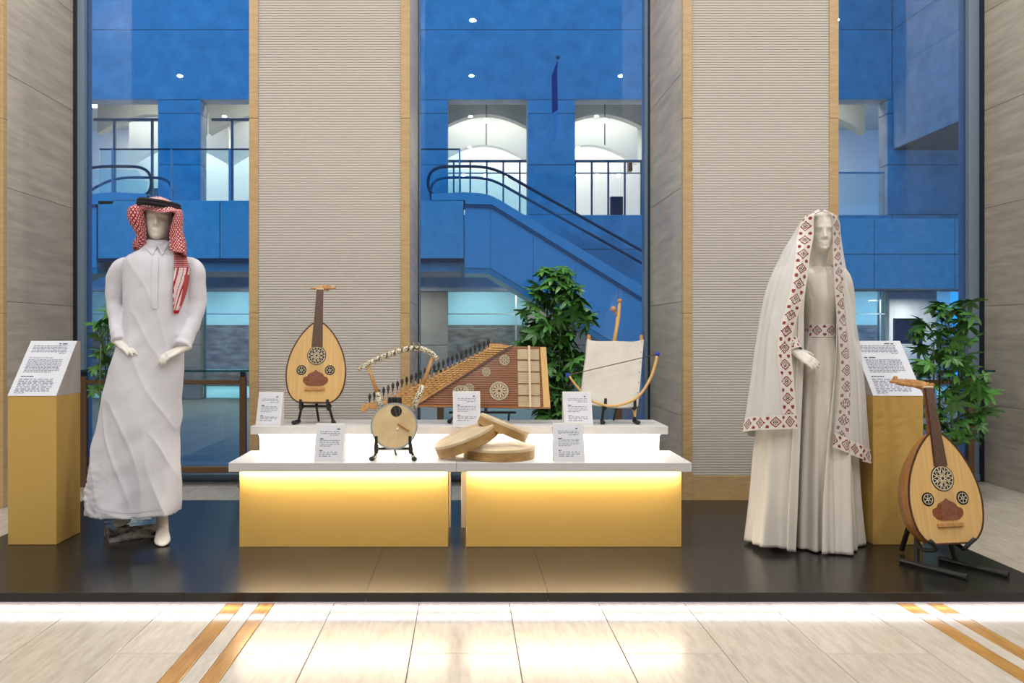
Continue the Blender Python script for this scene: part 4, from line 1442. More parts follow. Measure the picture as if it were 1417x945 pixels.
def head_mb(mb, chin, H, yaw, sx=1.0):
    """head solid: chin = world point below the chin on the head axis"""
    wt = [(0, .012), (.03, .030), (.08, .042), (.18, .054), (.32, .064), (.48, .070), (.65, .074), (.78, .071), (.88, .059), (.95, .040), (1, .010)]
    ft = [(0, .060), (.03, .080), (.08, .090), (.14, .089), (.18, .087), (.32, .088), (.46, .085), (.55, .089), (.62, .090), (.75, .086), (.86, .070), (.94, .045), (1, .010)]
    bt = [(0, -.010), (.08, .010), (.18, .040), (.32, .070), (.48, .092), (.65, .104), (.78, .100), (.88, .080), (.95, .052), (1, .010)]
    k = H / 0.225
    R = Matrix.Rotation(yaw, 3, 'Z')
    rings = []
    for i in range(61):
        t = i / 60
        w, f, b = interp(wt, t) * sx, interp(ft, t), interp(bt, t)
        ring = []
        for j in range(72):
            a = 2 * pi * j / 72
            x = w * math.copysign(abs(math.sin(a)) ** 0.9, math.sin(a))
            c = math.cos(a)
            y = -f * c if c > 0 else -b * c
            if c > 0:
                g = lambda cx, ct, rx, rt: math.exp(-((abs(x) - cx) / rx) ** 2 - ((t - ct) / rt) ** 2)
                nose = math.exp(-(x / .0105) ** 2) * (max(0, min(1, (0.585 - t) / 0.22)) if t > 0.335 else max(0, 1 - (0.335 - t) / 0.035)) * 0.027
                y -= nose + 0.004 * g(.012, .345, .007, .03)
                y += 0.013 * g(.031, .50, .017, .055)
                y -= 0.006 * g(.031, .495, .011, .025)
                y -= 0.005 * g(.028, .585, .024, .028)
                y -= 0.0075 * g(0, .225, .021, .016) + 0.0075 * g(0, .175, .018, .018) - 0.004 * g(0, .20, .022, .008)
                y -= 0.006 * g(0, .06, .016, .04)
                y += 0.004 * g(.048, .28, .015, .09)
            ring.append(chin + R @ (Vector((x, y, t * 0.225)) * k))
        rings.append(ring)
    mb.loft(rings)
    for s_ in (-1, 1):
        e = MB().ell((0, 0, 0), 0.010 * k, 0.018 * k, 0.030 * k, 8)
        M = Matrix.Translation(chin + R @ (Vector((s_ * 0.073 * sx, 0.012, 0.105)) * k)) @ R.to_4x4() @ Matrix.Rotation(-0.25, 4, 'X') @ Matrix.Rotation(s_ * 0.3, 4, 'Z')
        mb_e = e.xform(M)
        mb.add(mb_e.v, mb_e.f)


def hand_mb(mb, wrist, fdir, nrm, thumb_sign, k=1.0, curl=0.35):
    """palm, four unequal bent fingers and a thumb; fdir fingers, nrm back-of-hand normal"""
    X = Vector(fdir).normalized()
    Z = (Vector(nrm) - X * Vector(nrm).dot(X)).normalized()
    Y = Z.cross(X) * thumb_sign

    def P(x, y, z):
        return Vector(wrist) + (X * x + Y * y + Z * z) * k
    pr = []
    for x, w, h, yo in ((-0.045, .023, .019, 0), (-0.01, .024, .018, 0), (0.02, .033, .017, .004), (0.05, .039, .0155, .003), (0.08, .040, .013, 0), (0.095, .035, .009, 0)):
        pr.append([P(x, yo + w * math.copysign(abs(math.cos(2 * pi * j / 16)) ** .8, math.cos(2 * pi * j / 16)), h * math.sin(2 * pi * j / 16)) for j in range(16)])
    mb.loft(pr)
    for y, L, b in ((.029, .070, 0.9), (.010, .080, 1.0), (-.010, .074, 1.1), (-.028, .058, 1.25)):
        a = 0.0
        p = Vector((0.082, y, 0))
        pts = [Vector((0.065, y * .95, 0)), p.copy()]
        for seg in (.45, .30, .25):
            a += curl * b * (0.7 if seg == .45 else 1.0)
            p = p + Vector((math.cos(a), y * 0.6, -math.sin(a))) * (L * seg)
            pts.append(p.copy())
        q = [P(*v) for v in pts]
        mb.tube(q, [.0095 * k, .0098 * k, .0090 * k, .0080 * k, .0058 * k], 10)
    th = [P(0.005, .022, -.004), P(0.03, .045, -.010), P(0.058, .060, -.016), P(0.082, .064, -.022), P(.090, .064, -.024)]
    mb.tube(th, [.013 * k, .0125 * k, .0105 * k, .0085 * k, .005 * k], 10)


def foot_mb(mb, ankle, heel, toe, w=0.042):
    """foot lofted from heel to toe, ankle on top"""
    heel, toe, ankle = Vector(heel), Vector(toe), Vector(ankle)
    d = (toe - heel)
    L = d.length
    f = d / L
    side = Vector((f.y, -f.x, 0)).normalized()
    up = Vector((0, 0, 1))
    rings = []
    for t, ww, hh in ((0, .5, .4), (.04, .68, .75), (.15, .78, 1.2), (.3, .80, 1.55), (.45, .85, 1.35), (.62, .98, .98), (.78, 1.0, .68), (.9, .82, .5), (.97, .55, .36), (1, .25, .2)):
        c = heel + d * t
        h = 0.048 * hh
        rings.append([c + side * (w * ww * math.copysign(abs(math.cos(2 * pi * j / 16)) ** .8, math.cos(2 * pi * j / 16))) + up * (h * 0.5 + h * 0.5 * math.sin(2 * pi * j / 16)) for j in range(16)])
    mb.loft(rings)
    mb.tube([heel + d * 0.24 + up * 0.03, heel + d * 0.22 + up * 0.07, ankle], [.034, .031, .032], 12)


class Cape:
    """cloth sheet lofted from open cross-sections that run front edge -> back -> front edge"""

    def __init__(s, levels, nu, nv, fold=None):
        k = len(levels[0])
        cols = [cr([lv[i] for lv in levels], nv) for i in range(k)]
        s.g = []
        for r in range(nv):
            row = cr([cols[i][r] for i in range(k)], nu)
            if fold:
                row = [fold(p, c / (nu - 1), r / (nv - 1)) for c, p in enumerate(row)]
            s.g.append(row)
        s.nu, s.nv = nu, nv

    def along_row(s, r, dist, rev=False):
        row = s.g[r][::-1] if rev else s.g[r]
        acc = 0.0
        for a, b in zip(row, row[1:]):
            l = (b - a).length
            if acc + l >= dist:
                return a.lerp(b, (dist - acc) / max(l, 1e-9))
            acc += l
        return row[-1].copy()

    def along_col(s, c, dist):
        """distance up from the bottom hem in column c (c may be fractional)"""
        c0 = min(int(c), s.nu - 2)
        f = c - c0
        col = [s.g[r][c0].lerp(s.g[r][c0 + 1], f) for r in range(s.nv - 1, -1, -1)]
        acc = 0.0
        for a, b in zip(col, col[1:]):
            l = (b - a).length
            if acc + l >= dist:
                return a.lerp(b, (dist - acc) / max(l, 1e-9))
            acc += l
        return col[-1].copy()

    def mb(s, cols=None):
        m = MB()
        vs = [p for row in s.g for p in row]
        fs, cc = [], []
        for r in range(s.nv - 1):
            for c in range(s.nu - 1):
                a = r * s.nu + c
                fs.append((a, a + 1, a + 1 + s.nu, a + s.nu))
                if cols:
                    cc.append(cols(r, c))
        m.add(vs, fs, 0, cc if cols else None)
        return m


def Wz(px, d, z):
    return Vector(((px - CX) * d / F, d, z))


def ring_px(py, xl, xr, dep, d, n=64, power=0.85, z=None):
    zz = HC - (py - CY) * d / F if z is None else z
    xc, rx = ((xl + xr) / 2 - CX) * d / F, (xr - xl) / 2 * d / F
    out = []
    for j in range(n):
        a = 2 * pi * j / n
        c, s_ = math.cos(a), math.sin(a)
        out.append(Vector((xc + rx * math.copysign(abs(c) ** power, c), d + dep * math.copysign(abs(s_) ** power, s_), zz)))
    return out


def bvh_of(obj, off):
    me = obj.data
    return BVHTree.FromPolygons([tuple(v.co + off) for v in me.vertices], [tuple(p.vertices) for p in me.polygons])


def project(bvh, px, py, off, fallback=4.0):
    o = Vector((0, 0, HC))
    d = (W(px, py, 1.0) - o).normalized()
    h = bvh.ray_cast(o, d)
    if h[0] is None:
        return W(px, py, fallback)
    return h[0] - d * off


# ---------------------------------------------------------------- man in thobe and checked headscarf
MD = 4.08
mbase = Wz(207, MD, DECK)
man = thing('mannequin', tuple(mbase), 'white male mannequin in long white robe and red checked headscarf', 'mannequin')
b = MB()
hc = W(218.5, 333.5, MD - 0.005)
head_mb(b, hc, 0.222, math.radians(16), 1.0)
b.tube([W(218.5, 352, MD + .02), W(218.5, 340, MD + .012), W(218.5, 322, MD + .01)], [.062, .056, .056], 16)
b.loft([ring_px(y, a, c, dp, MD, 24) for y, a, c, dp in ((352, 196, 242, .06), (362, 172, 264, .09), (385, 172, 264, .105), (430, 180, 254, .10), (465, 184, 250, .095), (500, 176, 248, .11), (525, 178, 246, .11))])
for pts, rr in (([W(170, 364, MD), W(160, 420, MD + .03), W(163, 470, 4.0)], [.045, .035, .024]),
                ([W(266, 364, MD), W(272, 424, MD + .03), W(256, 478, 4.0)], [.045, .035, .024]),
                ([W(192, 510, MD), W(185, 610, MD + .03), W(180, 690, MD + .03), Wz(171, 4.10, DECK + .16)], [.075, .05, .042, .033]),
                ([W(233, 510, MD), W(230, 610, MD), W(226, 690, MD + .02), Wz(224, 4.12, DECK + .14)], [.075, .05, .042, .033])):
    b.tube(cr(pts, 12), cr([(r, 0, 0) for r in rr], 12) and [p.x for p in cr([(r, 0, 0) for r in rr], 12)], 14)
hand_mb(b, W(164, 473.5, 3.985), (0.72, -0.45, -0.26), (0.25, -0.55, 0.8), 1, 0.92, 0.32)
hand_mb(b, W(253, 482.5, 3.985), (-0.72, -0.42, -0.38), (-0.25, -0.55, 0.8), -1, 0.92, 0.32)
foot_mb(b, Wz(224, 4.12, DECK + .14), Wz(225, 4.17, DECK + .002), Wz(224.5, 3.955, DECK + .002), 0.041)
foot_mb(b, Wz(171, 4.10, DECK + .17), Wz(177, 4.16, DECK + .073), Wz(161, 4.065, DECK + .073), 0.034)
body = fuse(b, 'body', 'mannequin', man, voxel=0.0036, smooth=3)
# polished base block under the rear foot, its reflections painted as marbling
pa, pb = Wz(151, 4.035, DECK), Wz(216, 4.16, DECK)
dv = (pb - pa)
nv_ = Vector((-dv.y, dv.x, 0)).normalized() * 0.19
blk = [pa, pb, pb + nv_, pa + nv_]
m = MB().add(blk + [p + Vector((0, 0, 0.071)) for p in blk], [(3, 2, 1, 0), (4, 5, 6, 7), (0, 1, 5, 4), (1, 2, 6, 5), (2, 3, 7, 6), (3, 0, 4, 7)])
m.build('base_block', 'base_reflections', man, world=True)

th = MB()
RW = [(337, 201, 236, .066), (345, 197, 240, .078), (350, 187, 250, .092), (358, 173, 263, .108), (370, 170, 265, .120), (400, 173, 262, .132), (450, 172, 257, .136),
      (480, 166, 252, .142), (520, 152, 251, .152), (560, 144, 249, .162), (600, 138, 248, .170), (650, 130, 250, .178), (690, 124, 250, .182), (708, 121.5, 248.5, .182)]
tab = cr([Vector((a, b_, c_)) for a, b_, c_, _ in RW], 60)
dep = cr([Vector((r[3], 0, 0)) for r in RW], 60)
rings = []
for i, (p, q_) in enumerate(zip(tab, dep)):
    r0 = ring_px(p.x, p.y, p.z, q_.x, MD, 72)
    f = max(0, (p.x - 430) / 280)
    cx_ = ((p.y + p.z) / 2 - CX) * MD / F
    out = []
    for j, v in enumerate(r0):
        a = 2 * pi * j / 72
        k = 1 + f * (0.030 * math.sin(a * 5 + 0.8 + p.x * .004) + 0.022 * math.sin(a * 9 + 2.0 - p.x * .003))
        out.append(Vector((cx_ + (v.x - cx_) * (1 + (k - 1) * .35), MD + (v.y - MD) * k, v.z)))
    rings.append(out)
last = rings[-1]
cxl = (185 - CX) * MD / F
rings.append([Vector((cxl + (v.x - cxl) * 0.95, MD + (v.y - MD) * 0.94, v.z + 0.004)) for v in last])
rings.append([Vector((cxl + (v.x - cxl) * 0.90, MD + (v.y - MD) * 0.88, v.z + 0.10)) for v in last])
th.loft(rings)
SL = (([W(184, 364, MD), W(168, 369.5, MD), W(161, 388, MD + .01), W(159.5, 420, MD + .02), W(163, 445, MD - .01), W(165, 462, 4.015), W(166.5, 472, 3.995)], [.034, .048, .049, .046, .046, .045, .041]),
      ([W(252, 364, MD), W(267, 369.5, MD), W(272, 388, MD + .01), W(272, 420, MD + .02), W(265, 447, MD - .01), W(257, 468, 4.02), W(252, 480, 3.99)], [.034, .048, .048, .046, .047, .046, .043]))
for pts, rr in SL:
    pp = cr(pts, 26)
    r_ = [p.x for p in cr([(r, 0, 0) for r in rr], 26)]
    r_ = [r * (1 + 0.035 * math.sin(i * 1.9) * (i > 8)) for i, r in enumerate(r_)]
    th.tube(pp, r_, 24)


def wrinkle(co):
    py = CY + (HC - co.z) * F / MD
    f = min(1, max(0.25, (py - 380) / 250))
    n1 = mnoise.noise(Vector((co.x * 7 + co.z * 2.0, co.y * 5, co.z * 1.5)))
    n2 = mnoise.noise(Vector((co.x * 11 - co.z * 7, co.y * 8, co.z * 9 + 5)))
    n3 = (1 - abs(mnoise.noise(Vector((co.x * 8 + co.z * 3.0, co.y * 5 + 3, co.z * 1.6))))) ** 6
    lw = max(0, min(1, (py - 600) / 80)) * max(0, min(1, (175 - (CX + co.x * F / MD)) / 40))
    n4 = mnoise.noise(Vector((co.x * 26, co.y * 10, co.z * 48)))
    d = 0.014 * n1 * f + 0.006 * n2 + 0.008 * (n3 - .4) * (0.4 + .6 * f) + 0.007 * n4 * lw
    dirv = Vector((co.x - (205 - CX) * MD / F, (co.y - MD) * 1.6, 0))
    return co + dirv.normalized() * d if dirv.length > 1e-4 else co


thobe = fuse(th, 'robe', 'thobe_cloth', man, voxel=0.006, smooth=5, post=wrinkle)
tb = bvh_of(thobe, mbase)


def patch(bvh, outline_rows, off, nx=8, thick=0.0):
    """rows of (py, xl, xr[, extra]) projected on cloth"""
    g = []
    for row in outline_rows:
        py, xl, xr = row[:3]
        g.append([project(bvh, xl + (xr - xl) * i / nx, (py(i / nx) if callable(py) else py), off) for i in range(nx + 1)])
    m = MB()
    vs = [p for r in g for p in r]
    fs = [(r * (nx + 1) + c, r * (nx + 1) + c + 1, (r + 1) * (nx + 1) + c + 1, (r + 1) * (nx + 1) + c) for r in range(len(g) - 1) for c in range(nx)]
    m.add(vs, fs)
    return m


pk = patch(tb, [(y, 210.5 - (y - 345) * .01, 219.5 - (y - 345) * .02) for y in [346 + 3 * i for i in range(28)]], 0.0035, 4)
pk.build('front_placket', 'thobe_cloth', thobe, smooth=True, world=True)
# collar: standing band and two pointed leaves
nb = MB()
nb.loft([[Vector((p.x, p.y, p.z)) for p in ring_px(y, a, c, dp, MD - .004, 40)] for y, a, c, dp in ((346, 199.5, 237.5, .074), (334, 202, 235, .066), (333, 204, 233, .060), (344, 205, 232, .060))], cap=False)
nb.build('collar_band', 'thobe_cloth', thobe, smooth=True, world=True)
for pts in ([(203, 334), (217, 340), (211.5, 352.5), (200.5, 343)], [(234, 335), (218, 340.5), (223.5, 353), (236.5, 344)]):
    q4 = [project(tb, x, y, 0.010) for x, y in pts]
    q4[0] = W(pts[0][0], pts[0][1], MD - .045)
    q4[1] = W(pts[1][0], pts[1][1], MD - .085)
    n = (q4[1] - q4[0]).cross(q4[2] - q4[0]).normalized() * 0.004
    m = MB().add(q4 + [p + n for p in q4], [(0, 1, 2, 3), (7, 6, 5, 4), (0, 4, 5, 1), (1, 5, 6, 2), (2, 6, 7, 3), (3, 7, 4, 0)])
    m.build('collar_leaf', 'thobe_cloth', thobe, world=True)
hem = patch(tb, [(lambda t, k=k: 700 + k + 9 * math.sin(pi * min(1, t * 1.15)), 126, 247) for k in (0, 1.2)], 0.003, 40)
hem.build('hem_seam', 'thobe_cloth', thobe, smooth=True, world=True)

# headscarf
RED, WHT = (0.40, 0.016, 0.025), (0.80, 0.72, 0.72)
G = lambda rows: [[W(*p) for p in r] for r in rows]
HS = G([
    [(218, 272, 4.055), (217, 271.5, 4.06), (217, 271.5, 4.065), (218, 271.5, 4.07), (219, 271.5, 4.07), (220, 271.5, 4.07), (221, 272, 4.065), (220, 272, 4.06), (219, 272, 4.055)],
    [(220.5, 277, 3.975), (208, 275, 3.99), (202, 275, 4.05), (207, 274, 4.12), (220, 274, 4.15), (232, 276, 4.12), (238, 280, 4.05), (231, 280, 3.99), (219, 278, 3.973)],
    [(221, 289, 3.945), (203, 286, 3.965), (196, 281, 4.04), (201, 279, 4.14), (220, 280, 4.185), (238, 283, 4.14), (244, 287, 4.05), (237, 290, 3.97), (218, 290, 3.943)],
    [(221, 293.5, 3.94), (203, 289, 3.955), (186, 284, 4.02), (196, 283, 4.14), (220, 284, 4.19), (241, 287, 4.15), (250, 290, 4.05), (240, 293, 3.96), (218, 294, 3.938)],
    [(200, 291, 3.955), (190, 286, 3.94), (177, 288, 4.01), (190, 290, 4.14), (220, 292, 4.20), (245, 293, 4.15), (253, 294, 4.04), (246, 291, 3.95), (240, 294, 3.955)],
    [(200.5, 303, 3.985), (190, 301, 3.935), (176, 300, 4.01), (188, 302, 4.14), (220, 304, 4.20), (247, 304, 4.15), (253.5, 304, 4.04), (247, 304, 3.945), (239, 304, 3.97)],
    [(202, 316, 4.0), (194, 316, 3.96), (182, 313, 4.03), (190, 316, 4.15), (220, 318, 4.21), (246, 318, 4.15), (252.5, 316, 4.05), (246, 317, 3.95), (235, 317, 3.98)],
    [(203, 327, 4.01), (197, 328, 3.98), (191, 324, 4.05), (193, 328, 4.16), (220, 332, 4.22), (248, 330, 4.15), (254, 328, 4.05), (247, 329, 3.95), (234, 328, 3.985)],
    [(203, 338, 4.02), (195, 338, 4.01), (186, 334, 4.08), (190, 340, 4.18), (220, 345, 4.24), (250, 342, 4.16), (257, 337, 4.05), (249, 339, 3.94), (235, 338, 3.975)],
    [(201, 343, 4.03), (193, 344, 4.04), (186, 341, 4.11), (190, 352, 4.23), (220, 360, 4.27), (250, 355, 4.18), (258, 348, 4.04), (250, 349, 3.935), (238, 348, 3.95)],
])


def hfold(p, u, v):
    k = max(0, v - .30)
    a = u * 2 * pi
    r = Vector((p.x - (219 - CX) * 4.06 / F, p.y - 4.06, 0))
    r = r.normalized() if r.length > 1e-4 else Vector((0, 0, 0))
    return p + r * (0.010 * k * math.sin(u * 47) + 0.006 * k * math.sin(u * 83 + v * 9))


hsc = Cape(HS, 170, 110, hfold)
scarf = hsc.mb(lambda r, c: WHT if ((r + c) % 6 < (4 if r < 26 else 3) and (r - c) % 6 < (4 if r < 26 else 3)) else RED).build('headscarf', 'pattern_cloth', man, smooth=True, world=True)
# loose end of the scarf falling over the shoulder on the chest
rows = [(330, 236, 254), (345, 239.5, 257.5), (358, 240.5, 259), (372, 241, 262), (388, 240, 261.5), (402, 239, 259), (416, 239.5, 254.5), (427, 240, 250), (434, 240.5, 247)]
rr_ = cr([Vector(r) for r in rows], 90)
NXS = 34
g = []
for i, r in enumerate(rr_):
    row = []
    for j in range(NXS + 1):
        t = j / NXS
        f = 0.010 + 0.010 * (0.5 + 0.5 * math.sin(t * 9 + i * .03)) + (0.03 * max(0, 1 - i / 25))
        row.append(project(tb, r.y + (r.z - r.y) * t, r.x, f, 3.96))
    g.append(row)
mbd = MB()
fs, cc = [], []
for i in range(89):
    for j in range(NXS):
        a = i * (NXS + 1) + j
        fs.append((a, a + 1, a + NXS + 2, a + NXS + 1))
        s_ = (i * 0.55 + j * 1.25)
        if i < 32:
            col = WHT if (i % 2 == 0 and j % 2 == 0) else RED
        else:
            q_ = s_ % 26
            col = RED if (q_ < 5 or (17 < q_ < 19)) else (0.74, 0.62, 0.64)
            if j > 22 and 38 < i < 74:
                col = RED if (i + j) % 3 else (0.62, 0.2, 0.22)
            if i > 80 or (j < 3 and i > 40 and i % 9 < 5):
                col = RED
        cc.append(col)
mbd.add([p for r in g for p in r], fs, 0, cc)
mbd.build('scarf_end', 'pattern_cloth', scarf, smooth=True, world=True)
ag = []
for k, (dy, gr_) in enumerate(((0.6, 1.02), (-3.6, 0.985))):
    pts = []
    for j in range(48):
        a = 2 * pi * j / 48
        c = W(220.3, 284.6 + dy, 4.055)
        pts.append(c + Vector((0.0945 * gr_ * math.cos(a), 0.122 * gr_ * math.sin(a), -0.012 * math.cos(a) + 0.006 * math.sin(a))))
    pts.append(pts[0])
    ag.append(pts)
    MB().tube(pts, 0.0118, 10, cap=False).build('head_cord', 'agal_black', scarf, smooth=True, world=True)


# ---------------------------------------------------------------- woman in robe and sheer veil
FDp = 4.0
wbase = Wz(1120, FDp, DECK)
wom = thing('mannequin', tuple(wbase), 'white female mannequin in cream robe and sheer embroidered veil', 'mannequin')
b = MB()
head_mb(b, W(1137, 350, FDp - .02), 0.212, math.radians(-15), 0.92)
b.tube([W(1131, 376, FDp + .03), W(1132, 362, FDp + .02), W(1135, 340, FDp + .005)], [.050, .042, .045], 16)
b.loft([ring_px(y, a, c, dp, FDp, 24) for y, a, c, dp in ((370, 1108, 1150, .045), (378, 1092, 1160, .07), (395, 1102, 1158, .088), (415, 1106, 1158, .10), (440, 1112, 1152, .08), (457, 1113, 1151, .078), (490, 1106, 1158, .09), (520, 1106, 1158, .09))])
for pts, rr in (([W(1092, 382, FDp), W(1080, 440, FDp + .03), W(1094, 480, 3.88)], [.036, .028, .021]),
                ([W(1158, 382, FDp), W(1166, 440, FDp + .04), W(1164, 490, 3.98)], [.036, .028, .021]),
                ([W(1118, 510, FDp), W(1114, 620, FDp), Wz(1112, FDp, DECK + .08)], [.065, .045, .035]),
                ([W(1144, 510, FDp), W(1150, 620, FDp), Wz(1152, FDp, DECK + .08)], [.065, .045, .035])):
    b.tube(cr(pts, 12), [p.x for p in cr([(r, 0, 0) for r in rr], 12)], 14)
hand_mb(b, W(1101, 487.5, 3.825), (0.70, -0.42, -0.52), (-0.35, -0.55, 0.75), 1, 0.84, 0.24)
hand_mb(b, W(1164, 492, 3.985), (0.1, -0.35, -0.9), (0.9, -0.3, 0.2), 1, 0.85, 0.3)
foot_mb(b, Wz(1112, FDp + .02, DECK + .10), Wz(1112, FDp + .06, DECK + .004), Wz(1112, FDp - .09, DECK + .004), .03)
foot_mb(b, Wz(1152, FDp + .02, DECK + .10), Wz(1152, FDp + .06, DECK + .004), Wz(1152, FDp - .09, DECK + .004), .03)
fuse(b, 'body', 'mannequin', wom, voxel=0.0036, smooth=3)

# fitted dress with pleated skirt
DR = [(365, 1120, 1146, .050), (369, 1116, 1150, .058), (375, 1109, 1154, .070), (384, 1104, 1157, .088), (400, 1105, 1160, .105), (415, 1108, 1161, .112), (440, 1113, 1156, .096), (457, 1114, 1155, .094), (475, 1111, 1158, .105), (500, 1106, 1162, .125), (560, 1100, 1166, .145), (640, 1094, 1172, .16), (720, 1090, 1178, .172)]
tab = cr([Vector(r[:3]) for r in DR], 60)
dep = cr([Vector((r[3], 0, 0)) for r in DR], 60)
rings = []
for i, (p, q_) in enumerate(zip(tab, dep)):
    r0 = ring_px(p.x, p.y, p.z, q_.x, FDp, 96, 0.95)
    f = max(0, (p.x - 470) / 260)
    cx_ = ((p.y + p.z) / 2 - CX) * FDp / F
    rings.append([Vector((cx_ + (v.x - cx_) * (1 + .5 * f * .07 * math.sin(14 * 2 * pi * j / 96)), FDp + (v.y - FDp) * (1 + f * .12 * math.sin(14 * 2 * pi * j / 96)), v.z - 0.05 * max(0, -math.sin(2 * pi * j / 96)) * max(0, 1 - i / 7))) for j, v in enumerate(r0)])
r0 = rings[-1]
cx_ = (1134 - CX) * FDp / F
rings.append([Vector((cx_ + (v.x - cx_) * 1.02, FDp + (v.y - FDp) * 1.03, DECK + 0.02)) for v in r0])
rings.append([Vector((cx_ + (v.x - cx_) * 1.02, FDp + (v.y - FDp) * 1.03, DECK + 0.008)) for v in r0])
rings.append([Vector((cx_ + (v.x - cx_) * 1.0, FDp + (v.y - FDp) * 1.0, DECK + 0.006)) for v in r0])
rings.append([Vector((cx_ + (v.x - cx_) * 0.93, FDp + (v.y - FDp) * 0.9, DECK + 0.03)) for v in r0])
dmb = MB().loft(rings)
dress = dmb.build('dress', 'dress_cloth', wom, smooth=True, world=True)


def motif(u, v):
    """embroidery: nested diamond between pairs of dots; u across 0..1, v one repeat 0..1"""
    CR_, DK, GN, BS_ = (0.26, 0.045, 0.05), (0.13, 0.03, 0.03), (0.09, 0.09, 0.06), (0.74, 0.69, 0.64)
    mm = abs(u - .5) / .40 + abs(v - .5) / .37
    if mm < 1:
        if mm > .72:
            return CR_
        if mm > .52:
            return BS_
        if mm > .34:
            return DK
        if mm > .20:
            return BS_
        return GN
    for du in (.20, .80):
        if (u - du) ** 2 + (min(v, 1 - v)) ** 2 < .115 ** 2:
            return CR_
    return BS_


def band(mb, pts_rows, vlen, period):
    """pts_rows: list over length of list across; vlen: running length of every row"""
    nx = len(pts_rows[0]) - 1
    vs = [p for r in pts_rows for p in r]
    fs, cc = [], []
    for i in range(len(pts_rows) - 1):
        for j in range(nx):
            a = i * (nx + 1) + j
            fs.append((a, a + 1, a + nx + 2, a + nx + 1))
            cc.append(motif((j + .5) / nx, ((vlen[i] + vlen[i + 1]) / 2 / period) % 1.0))
    mb.add(vs, fs, 0, cc)
    return mb


# belt
zt_, zb_ = HC - (448.5 - CY) * FDp / F, HC - (466 - CY) * FDp / F
rows, vl, acc, prev = [], [], 0.0, None
bvd = BVHTree.FromPolygons([tuple(v + wbase) for v in [x.co for x in dress.data.vertices]], [tuple(p.vertices) for p in dress.data.polygons])
cxb = (1134.5 - CX) * FDp / F
N = 300
for i in range(N + 1):
    a = pi + pi * (i / N) * 2
    dr_ = Vector((math.cos(a), math.sin(a), 0))
    row = []
    for j in range(15):
        z = zt_ + (zb_ - zt_) * j / 14
        h = bvd.ray_cast(Vector((cxb, FDp, z)) + dr_ * 0.6, -dr_)
        p = (h[0] if h[0] else Vector((cxb, FDp, z)) + dr_ * .1) + dr_ * 0.004
        row.append(p)
    if prev is not None:
        acc += (row[7] - prev).length
    prev = row[7]
    rows.append(row)
    vl.append(acc)
band(MB(), rows, vl, 0.0715).build('belt', 'pattern_cloth', wom, smooth=True, world=True)

# open robe
RB = [
    [W(1119, 374, 3.93), W(1105, 368, 3.94), W(1079, 370, 3.99), W(1090, 366, 4.09), W(1130, 362, 4.12), W(1157, 366, 4.09), W(1167, 372, 4.0), W(1161, 372, 3.95), W(1149, 374, 3.93)],
    [W(1113, 420, 3.875), W(1098, 420, 3.88), W(1073, 420, 3.99), W(1086, 420, 4.12), W(1130, 420, 4.15), W(1164, 420, 4.12), W(1173, 420, 4.0), W(1167, 420, 3.91), W(1157, 420, 3.875)],
    [W(1112, 500, 3.86), W(1092, 500, 3.85), W(1063, 500, 3.98), W(1078, 500, 4.14), W(1130, 500, 4.18), W(1168, 500, 4.14), W(1178, 500, 4.0), W(1171, 500, 3.88), W(1156, 500, 3.86)],
    [W(1108, 600, 3.83), W(1083, 600, 3.83), W(1049, 600, 3.97), W(1068, 600, 4.17), W(1125, 600, 4.22), W(1170, 600, 4.17), W(1183, 600, 4.0), W(1172, 600, 3.85), W(1146, 600, 3.83)],
    [W(1105, 690, 3.815), W(1076, 690, 3.82), W(1041, 690, 3.97), W(1062, 690, 4.19), W(1122, 690, 4.25), W(1172, 690, 4.19), W(1188, 690, 3.99), W(1172, 690, 3.83), W(1139, 690, 3.815)],
    [Wz(1102, 3.82, DECK + .012), Wz(1072, 3.83, DECK + .03), Wz(1034, 3.97, DECK + .02), Wz(1058, 4.2, DECK + .01), Wz(1120, 4.27, DECK + .01), Wz(1168, 4.19, DECK + .01), Wz(1195, 3.97, DECK + .006), Wz(1172, 3.81, DECK + .006), Wz(1137, 3.805, DECK + .008)],
]


def rfold(p, u, v):
    cx0, cy0 = (1130 - CX) * FDp / F, FDp
    r = Vector((p.x - cx0, p.y - cy0, 0)).normalized()
    k = 0.25 + 0.9 * v
    n = mnoise.noise(Vector((u * 9, v * 1.3, 2.0)))
    w = 0.019 * math.sin(u * 2 * pi * 7 + 1.2 * n + v * 0.8) + 0.008 * math.sin(u * 2 * pi * 17 + 2 + v * 1.5)
    edge = min(1, min(u, 1 - u) * 14)
    return p + r * (w * k * (0.35 + .65 * edge))


rbc = Cape(RB, 170, 80, rfold)
robe = rbc.mb().build('robe', 'robe_cloth', wom, smooth=True, world=True)
sm_ = robe.modifiers.new('thickness', 'SOLIDIFY')
sm_.thickness = 0.004
slv = MB()
sp = cr([W(1088, 374, 3.99), W(1078, 392, 3.99), W(1075, 430, 4.0), W(1082, 460, 3.93), W(1092, 475, 3.87), W(1100, 485.5, 3.835)], 24)
slv.tube(sp, [.045 + .006 * math.sin(i * 1.3) * (i > 6) - max(0, i - 17) * .0022 for i in range(24)], 20)
sp2 = cr([W(1158, 376, 3.99), W(1167, 392, 3.99), W(1171, 430, 4.02), W(1169, 470, 4.0), W(1165, 488, 3.985)], 20)
slv.tube(sp2, [.045] * 12 + [.043] * 8, 20)
fuse(slv, 'sleeves', 'robe_cloth', wom, voxel=0.006, smooth=3)['label'] = 'cream robe sleeves'
